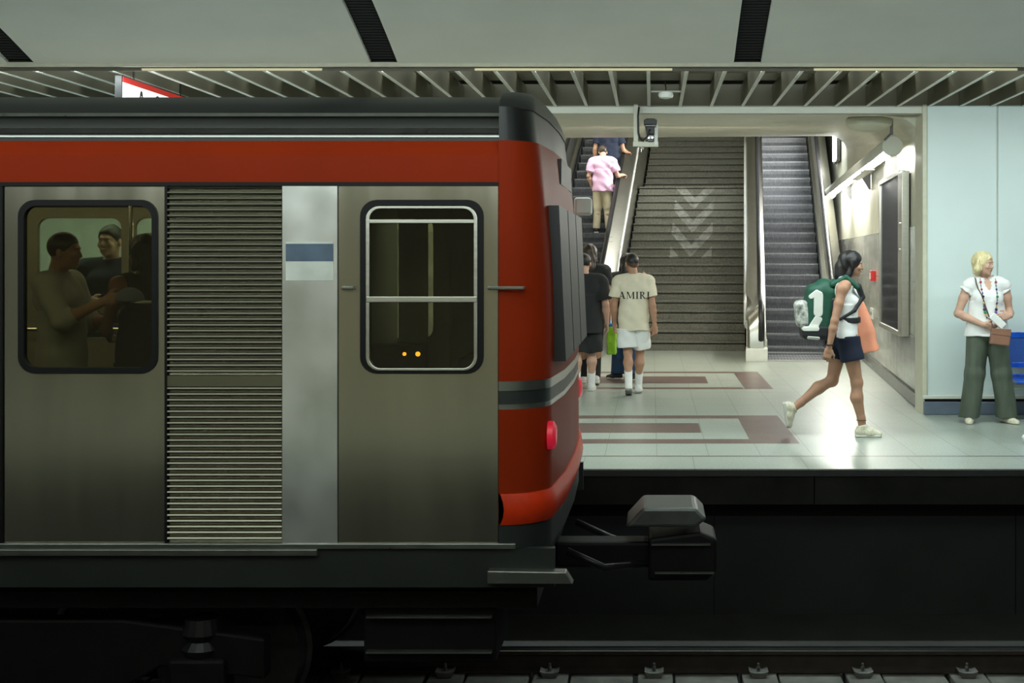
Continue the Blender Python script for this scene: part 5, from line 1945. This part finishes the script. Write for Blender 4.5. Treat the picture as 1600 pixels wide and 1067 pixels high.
F.cone((-0.13, 0.145, 1.20), (-0.12, 0.20, 0.93), 0.035, 0.098, 0.03, flat=0.5, R=roty(0) @ rotz(PI / 2))
F.frus((-0.13, 0.130, 1.19), (-0.12, 0.215, 0.755), 0.045, 0.125, 0.03, flat=0.55, R=rotz(PI / 2))
F.fold = lambda x, y, z: 0.006 * np.sin(50 * y + 9 * z) * np.sin(5 * z)
F.mesh('pouch', M['peach'], t)
MB().tube([(-0.13, 0.15, 1.19), (-0.15, 0.06, 1.36), (-0.15, -0.02, 1.425), (-0.15, -0.08, 1.36), (-0.14, 0.05, 1.18)], 0.010, 8).build('strap', M['peach'], t, smooth=True)
p.prop(t, t['label'], 'bag')

# man in the cream T-shirt, from behind
p = Person(0.0065, w=0.99, pc=(0, 0, 0.94), nb=(0, -0.012, 1.43), hc=(-0.025, 0.022, 1.575), yaw=0.38, pitch=0.0, limb=1.02,
           shR=(0.180, -0.012, 1.362), shL=(-0.180, -0.012, 1.362),
           elR=(0.228, -0.05, 1.075), wrR=(0.255, -0.01, 0.835), handR=(0.05, 0.05, -1), palmR=(-0.5, -0.85, 0), thumbR=(-1, 0.3, 0), curlR=0.75,
           elL=(-0.235, 0.0, 1.08), wrL=(-0.235, 0.10, 0.85), palmL=(0.9, -0.3, 0), thumbL=(0.2, 1, 0),
           hipR=(0.09, 0, 0.9), hipL=(-0.09, 0, 0.9),
           knL=(-0.068, -0.02, 0.50), anL=(-0.055, -0.24, 0.135), toeL=(-0.02, 1, -0.42),
           knR=(0.075, 0.11, 0.50), anR=(0.058, 0.12, 0.09), toeR=(0.05, 1, 0))
p.body(M['skin'])
p.tee(M['cream'], hem=0.785, sleeve=0.66, inf=0.020, neck=0.060, seed=0.4, loose=0.012)
p.shorts(M['whitecotton'], low=0.84, inf=0.022, waist=0.98, flare=0.030)
p.socks(M['whitecotton'], 0.46)
p.shoes(M['shoewhite'], M['soleg'])
p.hair_short(M['hairblack'])
X0, Y0 = wx(990, 15.18), 15.18
p.place(X0, Y0, 0, 1.665, 0, 'person in cream lettered T-shirt and white shorts walking to the stairs')
# the printed word on the back: strokes laid on the shirt
dg = bpy.context.evaluated_depsgraph_get()
shirt = [c for c in p.root.children if c.name.startswith('shirt')][0]
bv = BVHTree.FromObject(shirt, dg)
def glyph(ch):
    T, t_, s_ = 0.19, 0.055, 0.045     # thick, thin, serif height on a unit cap height
    def bar(x0, z0, x1, z1, w):
        return [(x0 - w / 2, z0), (x0 + w / 2, z0), (x1 + w / 2, z1), (x1 - w / 2, z1)]
    def ser(x, z, w=0.36):
        return [(x - w / 2, z), (x + w / 2, z), (x + w / 2, z + s_), (x - w / 2, z + s_)]
    if ch == 'I':
        return 0.42, [bar(0.21, 0, 0.21, 1, T), ser(0.21, 0), ser(0.21, 1 - s_)]
    if ch == 'A':
        return 0.98, [bar(0.16, 0, 0.46, 1, t_ * 1.3), bar(0.80, 0, 0.48, 1, T), bar(0.5, 0.30, 0.5, 0.36, 0.42), ser(0.15, 0, 0.30), ser(0.80, 0, 0.36)]
    if ch == 'M':
        return 1.22, [bar(0.17, 0, 0.17, 1, t_ * 1.2), bar(0.22, 1, 0.60, 0.08, T * 0.85), bar(1.00, 1, 0.60, 0.08, t_ * 1.3), bar(1.02, 0, 1.02, 1, T), ser(0.17, 0, 0.28), ser(1.02, 0, 0.36), ser(0.17, 1 - s_, 0.26), ser(1.04, 1 - s_, 0.32)]
    if ch == 'R':
        out = [bar(0.22, 0, 0.22, 1, T), ser(0.22, 0), ser(0.20, 1 - s_, 0.30), bar(0.40, 0.50, 0.78, 0.0, T * 0.9), ser(0.82, 0, 0.26)]
        n = 8
        for k in range(n):
            a0, a1 = -PI / 2 + PI * k / n, -PI / 2 + PI * (k + 1) / n
            f = lambda a, r, q: (0.38 + q * math.cos(a), 0.745 + r * math.sin(a))
            out.append([f(a0, 0.255, 0.33), f(a1, 0.255, 0.33), f(a1, 0.19, 0.15), f(a0, 0.19, 0.15)])
        out += [[(0.22, 0.94), (0.42, 0.94), (0.42, 1.0), (0.22, 1.0)], [(0.22, 0.49), (0.42, 0.49), (0.42, 0.55), (0.22, 0.55)]]
        return 0.94, out
word = 'AMIRI'
adv = [glyph(c)[0] + 0.10 for c in word]
capw = sum(adv)
CH = 0.086
b = MB()
x = -capw / 2
for c, a in zip(word, adv):
    for q in glyph(c)[1]:
        n = 7
        P = [Vector(((x + u) * CH + 0.012, v * CH)) for u, v in q]
        grid = []
        for i in range(n + 1):
            row = []
            for j in range(n + 1):
                s_, t_ = i / n, j / n
                w2 = P[0] * (1 - s_) * (1 - t_) + P[1] * s_ * (1 - t_) + P[2] * s_ * t_ + P[3] * (1 - s_) * t_
                h = bv.ray_cast(Vector((w2.x, -1, 1.155 + w2.y)), Vector((0, 1, 0)))
                y = h[0].y if h[0] is not None else -0.12
                row.append(b.bm.verts.new((w2.x, y - 0.0022, 1.155 + w2.y)))
            grid.append(row)
        for i in range(n):
            for j in range(n):
                b.face([grid[i][j], grid[i + 1][j], grid[i + 1][j + 1], grid[i][j + 1]])
    x += a
b.build('lettering', M['ink'], shirt)

# man in black beside him
p = Person(0.0075, w=1.14, belly=1.15, limb=1.08, pc=(0, 0, 0.94), nb=(0, -0.012, 1.43), hc=(0, 0.02, 1.575), yaw=-0.05,
           shR=(0.205, -0.012, 1.362), shL=(-0.205, -0.012, 1.362),
           elR=(0.265, -0.03, 1.07), wrR=(0.275, 0.04, 0.84), palmR=(-0.9, -0.3, 0), elL=(-0.27, -0.06, 1.07), wrL=(-0.28, 0.0, 0.83),
           knL=(-0.09, -0.02, 0.49), anL=(-0.085, -0.15, 0.10), toeL=(-0.05, 1, -0.15), knR=(0.09, 0.08, 0.50), anR=(0.085, 0.08, 0.09))
p.body(M['skinpale'])
p.tee(M['blackcotton'], hem=0.74, sleeve=0.80, inf=0.026, neck=0.060, seed=3.0, loose=0.02)
p.shorts(M['blackcotton'], low=1.0, inf=0.026, waist=0.98, flare=0.032)
p.socks(M['whitecotton'], 0.42)
p.shoes(M['shoewhite'], M['solew'])
p.hair_short(M['hairblack'], fade=False)
p.place(wx(913, 15.45), 15.45, 0, 1.665, 0, 'person in loose black T-shirt and black shorts nearest the train end')

# long haired woman ahead of him, with a green bag
p = Person(0.0085, fem=True, w=1.05, belly=1.05, yaw=0.1, elR=(0.235, -0.03, 1.12), wrR=(0.245, 0.03, 0.87), palmR=(-1, 0, 0), curlR=1.2,
           knL=(-0.09, 0.08, 0.50), anL=(-0.09, 0.12, 0.09), knR=(0.09, -0.02, 0.49), anR=(0.085, -0.16, 0.11), toeR=(0, 1, -0.2))
p.body(M['skin'])
p.tee(M['blackcotton'], hem=0.80, sleeve=0.66, inf=0.022, seed=4.0, loose=0.015)
p.trousers(M['blackcotton'], inf=0.016, hem=0.055, seed=2.0)
p.shoes(M['shoewhite'], M['solew'])
p.hair_long(M['hairbrown'], [(0, -0.05, 0.03), (0, -0.075, -0.06), (0, -0.09, -0.16), (0, -0.08, -0.24)], 0.078, 0.062, 0.075, 0.012)
p.place(wx(921, 16.35), 16.35, 0, 1.775, 0, 'person with long brown hair in black, ahead of the one in black shorts')
hp = p.world(p.wrR + unit(p.handR) * 0.09)
t = thing('shopping_bag', 'lime green carrier bag with blue top carried between walkers', 'bag', (hp.x, hp.y, hp.z))
F = Field(0.007)
F.box((0.025, -0.03, -0.235), (0.058, 0.13, 0.20), None, 0.02)
F.fold = lambda x, y, z: 0.006 * np.sin(30 * z + 20 * x) * np.sin(22 * x + 30 * y)
F.cut((0, 0, -0.085), (0, 0, 1))
F.mesh('pouch', M['baggreen'], t)
F = Field(0.006)
F.box((0.02, -0.03, -0.075), (0.048, 0.11, 0.03), None, 0.015)
F.mesh('rim', M['bagblue'], t)
MB().tube([(0.0, -0.12, -0.07), (0.0, -0.04, 0.0), (0.0, 0.03, 0.0), (0.0, 0.07, -0.07)], 0.007, 6).build('handle', M['bagblue'], t)

# woman in jeans hidden behind the cream shirt
p = Person(0.0085, fem=True, yaw=0.3, w=1.0, anL=(-0.12, 0.10, 0.09), knL=(-0.11, 0.09, 0.50), toeL=(-1, 0.45, 0), anR=(0.09, -0.06, 0.09), knR=(0.09, 0.02, 0.50),
           shR=(0.18, -0.012, 1.39), elR=(0.28, 0.02, 1.16), wrR=(0.27, 0.12, 1.32), handR=(0, 0.2, 1), palmR=(-1, 0, 0))
p.body(M['skin'])
p.tee(M['blackcotton'], hem=0.88, sleeve=0.5, inf=0.02, seed=5.0)
p.trousers(M['denim'], inf=0.026, hem=0.085, wide=0.012, seed=3.0)
p.shoes(M['blackshoe'], M['solew'])
p.hair_long(M['hairblack'], [(0, -0.05, 0.03), (0, -0.08, -0.06), (-0.01, -0.09, -0.16), (-0.02, -0.08, -0.27)], 0.090, 0.085, 0.085, 0.018)
p.place(wx(979, 16.9), 16.9, 0, 1.655, 0, 'person with dark hair and blue jeans walking behind the cream T-shirt')

# man in pink on the escalator
p = Person(0.0085, w=1.08, pc=(0, 0.0, 0.95), nb=(0, 0.02, 1.425), hc=(-0.01, 0.10, 1.555), yaw=0.25, pitch=-0.45,
           shR=(0.195, 0.0, 1.365), shL=(-0.195, 0.0, 1.365),
           elR=(0.285, 0.02, 1.10), wrR=(0.375, 0.23, 1.13), handR=(0.25, 1, -0.1), palmR=(0, 0, -1), thumbR=(-1, 0, 0),
           elL=(-0.265, -0.05, 1.09), wrL=(-0.215, 0.03, 0.89), anR=(0.12, 0, 0.09), anL=(-0.12, 0, 0.09))
p.body(M['skinpale'])
p.tee(M['pink'], hem=0.79, sleeve=0.72, inf=0.026, neck=0.058, seed=6.0, loose=0.022, amp=0.006)
p.trousers(M['beige'], inf=0.026, hem=0.062, wide=0.006, seed=5.0, amp=0.006)
p.shoes(M['blackshoe'], M['solew'])
p.hair_short(M['hairbrown'], fade=False, thick=0.010)
EO = Matrix.Rotation(PA, 4, 'Z') @ Vector((-1.555, -1.75, 0)) + Vector(PO)
def on_step(u, k, dy=0.17):
    v = 1.57 + 0.3464 * k + dy
    q = Matrix.Rotation(PA, 4, 'Z') @ Vector((u, v - 1.75, 0)) + Vector(PO)
    return q.x, q.y, 0.106 + 0.2 * k
p.place(*on_step(-1.23, 10), 1.765, PA, 'person in pink striped shirt and beige trousers riding the left escalator')
p = Person(0.0095, w=1.2, belly=1.15, elR=(0.30, 0.0, 1.08), wrR=(0.36, 0.22, 1.06), handR=(0.2, 1, 0), palmR=(0, 0, -1), thumbR=(-1, 0, 0))
p.body(M['skin'])
p.tee(M['navycotton'], hem=0.86, sleeve=0.6, inf=0.024, seed=7.0)
p.trousers(M['blackcotton'], inf=0.024)
p.shoes(M['blackshoe'], M['soleg'])
p.hair_short(M['hairblack'])
p.place(*on_step(-1.22, 13), 1.78, PA, 'person in navy T-shirt on escalator, head cut by the ceiling')

# people seen through the train window
p = Person(0.008, w=1.05, yaw=-0.25, pitch=0.02, elL=(-0.27, -0.02, 1.12), wrL=(-0.10, 0.19, 1.10), handL=(1, 0.1, 0), palmL=(0, -1, 0), thumbL=(0, 0, 1),
           elR=(0.27, -0.02, 1.12), wrR=(0.10, 0.20, 1.14), handR=(-1, 0.1, 0), palmR=(0, -1, 0), thumbR=(0, 0, 1))
p.body(M['skinpale'])
p.face(M['hairbrown'])
F = Field(0.004)
F.ell(p.Hd(0, 0.091, -0.055), (0.020, 0.007, 0.004), p.RH, 0.003)
F.mesh('teeth', M['eyewhite'], p.root)
p.tee(M['navycotton'], hem=0.86, sleeve=0.6, inf=0.02, neck=0.062)
p.trousers(M['blackcotton'])
p.shoes(M['blackshoe'], M['soleg'])
p.hair_short(M['hairblack'], fade=False, thick=0.007)
p.place(wx(173, 10.45), 10.45, 0, 1.87, PI + 0.1, 'smiling person in navy T-shirt seen through the train door window')
p = Person(0.008, fem=True, w=1.0, yaw=0.3, elL=(-0.24, 0.02, 1.10), wrL=(-0.15, 0.22, 1.05), elR=(0.24, 0.02, 1.10), wrR=(0.15, 0.24, 1.08), handR=(-0.4, 1, 0), palmR=(-1, 0, 0), thumbR=(0, 0, 1))
p.body(M['skindark'])
p.tee(M['blackcotton'], hem=0.86, sleeve=0.0, straps=True, inf=0.014, neck=0.09)
p.trousers(M['blackcotton'], inf=0.016)
p.shoes(M['shoewhite'], M['solew'])
p.hair_long(M['hairblack'], [(0, -0.05, 0.03), (0, -0.08, -0.06), (0, -0.09, -0.18), (0, -0.08, -0.34)], 0.085, 0.07, 0.08, 0.014)
p.place(wx(226, 8.5), 8.5, 0.03, 1.73, 0.75, 'person with long dark hair and bare arms inside the train')
p = Person(0.008, w=1.05, elR=(0.235, 0.10, 1.16), wrR=(0.16, 0.33, 1.28), handR=(-0.1, 1, 0.2), palmR=(-1, 0, 0), thumbR=(0, 0, 1), curlR=1.0,
           elL=(-0.235, 0.06, 1.13), wrL=(-0.15, 0.28, 1.16), handL=(0.1, 1, 0), palmL=(1, 0, 0), thumbL=(0, 0, 1))
p.body(M['skin'])
p.tee(M['greyshirt'], hem=0.84, sleeve=1.3, inf=0.02)
p.trousers(M['beige'])
p.shoes(M['shoewhite'], M['solew'])
p.hair_short(M['hairbrown'], fade=False)
p.place(wx(98, 8.3), 8.3, 0.03, 1.74, -PI / 2, 'person in grey long sleeves inside the train reaching out a cap')
hp = p.world(p.wrR + unit(p.handR) * 0.12)
t = thing('baseball_cap', 'blue grey baseball cap held up inside the train', 'cap', (hp.x + 0.04, hp.y, hp.z - 0.02))
F = Field(0.006)
F.ell((0, 0, 0), (0.088, 0.098, 0.085), None, 0)
F.cut((0, 0, -0.005), (0, 0, -1))
F.mesh('crown', mat('blue grey cap cloth', (0.16, 0.18, 0.26), 0.8), t)
F = Field(0.005)
F.ell((0.09, 0, -0.01), (0.085, 0.075, 0.012), None, 0)
F.mesh('brim', M['eyewhite'], t)

# walker whose shoe just enters at the right edge
p = Person(0.008, pc=(0, 0, 0.95), knL=(-0.09, 0.16, 0.52), anL=(-0.09, 0.26, 0.10), toeL=(0, 1, 0.10), knR=(0.09, 0.0, 0.49), anR=(0.09, -0.30, 0.18), toeR=(0, 1, -0.7),
           wrL=(-0.23, -0.06, 0.86), wrR=(0.23, 0.05, 0.88))
p.body(M['skin'])
p.tee(M['whitecotton'], seed=1.0)
p.trousers(M['denim'], hem=0.055, inf=0.016)
p.shoes(M['shoewhite'], M['solew'])
p.hair_short(M['hairbrown'])
p.place(3.665, 11.22, 0, 1.70, PI / 2, 'person stepping in at the right edge with a white sneaker')
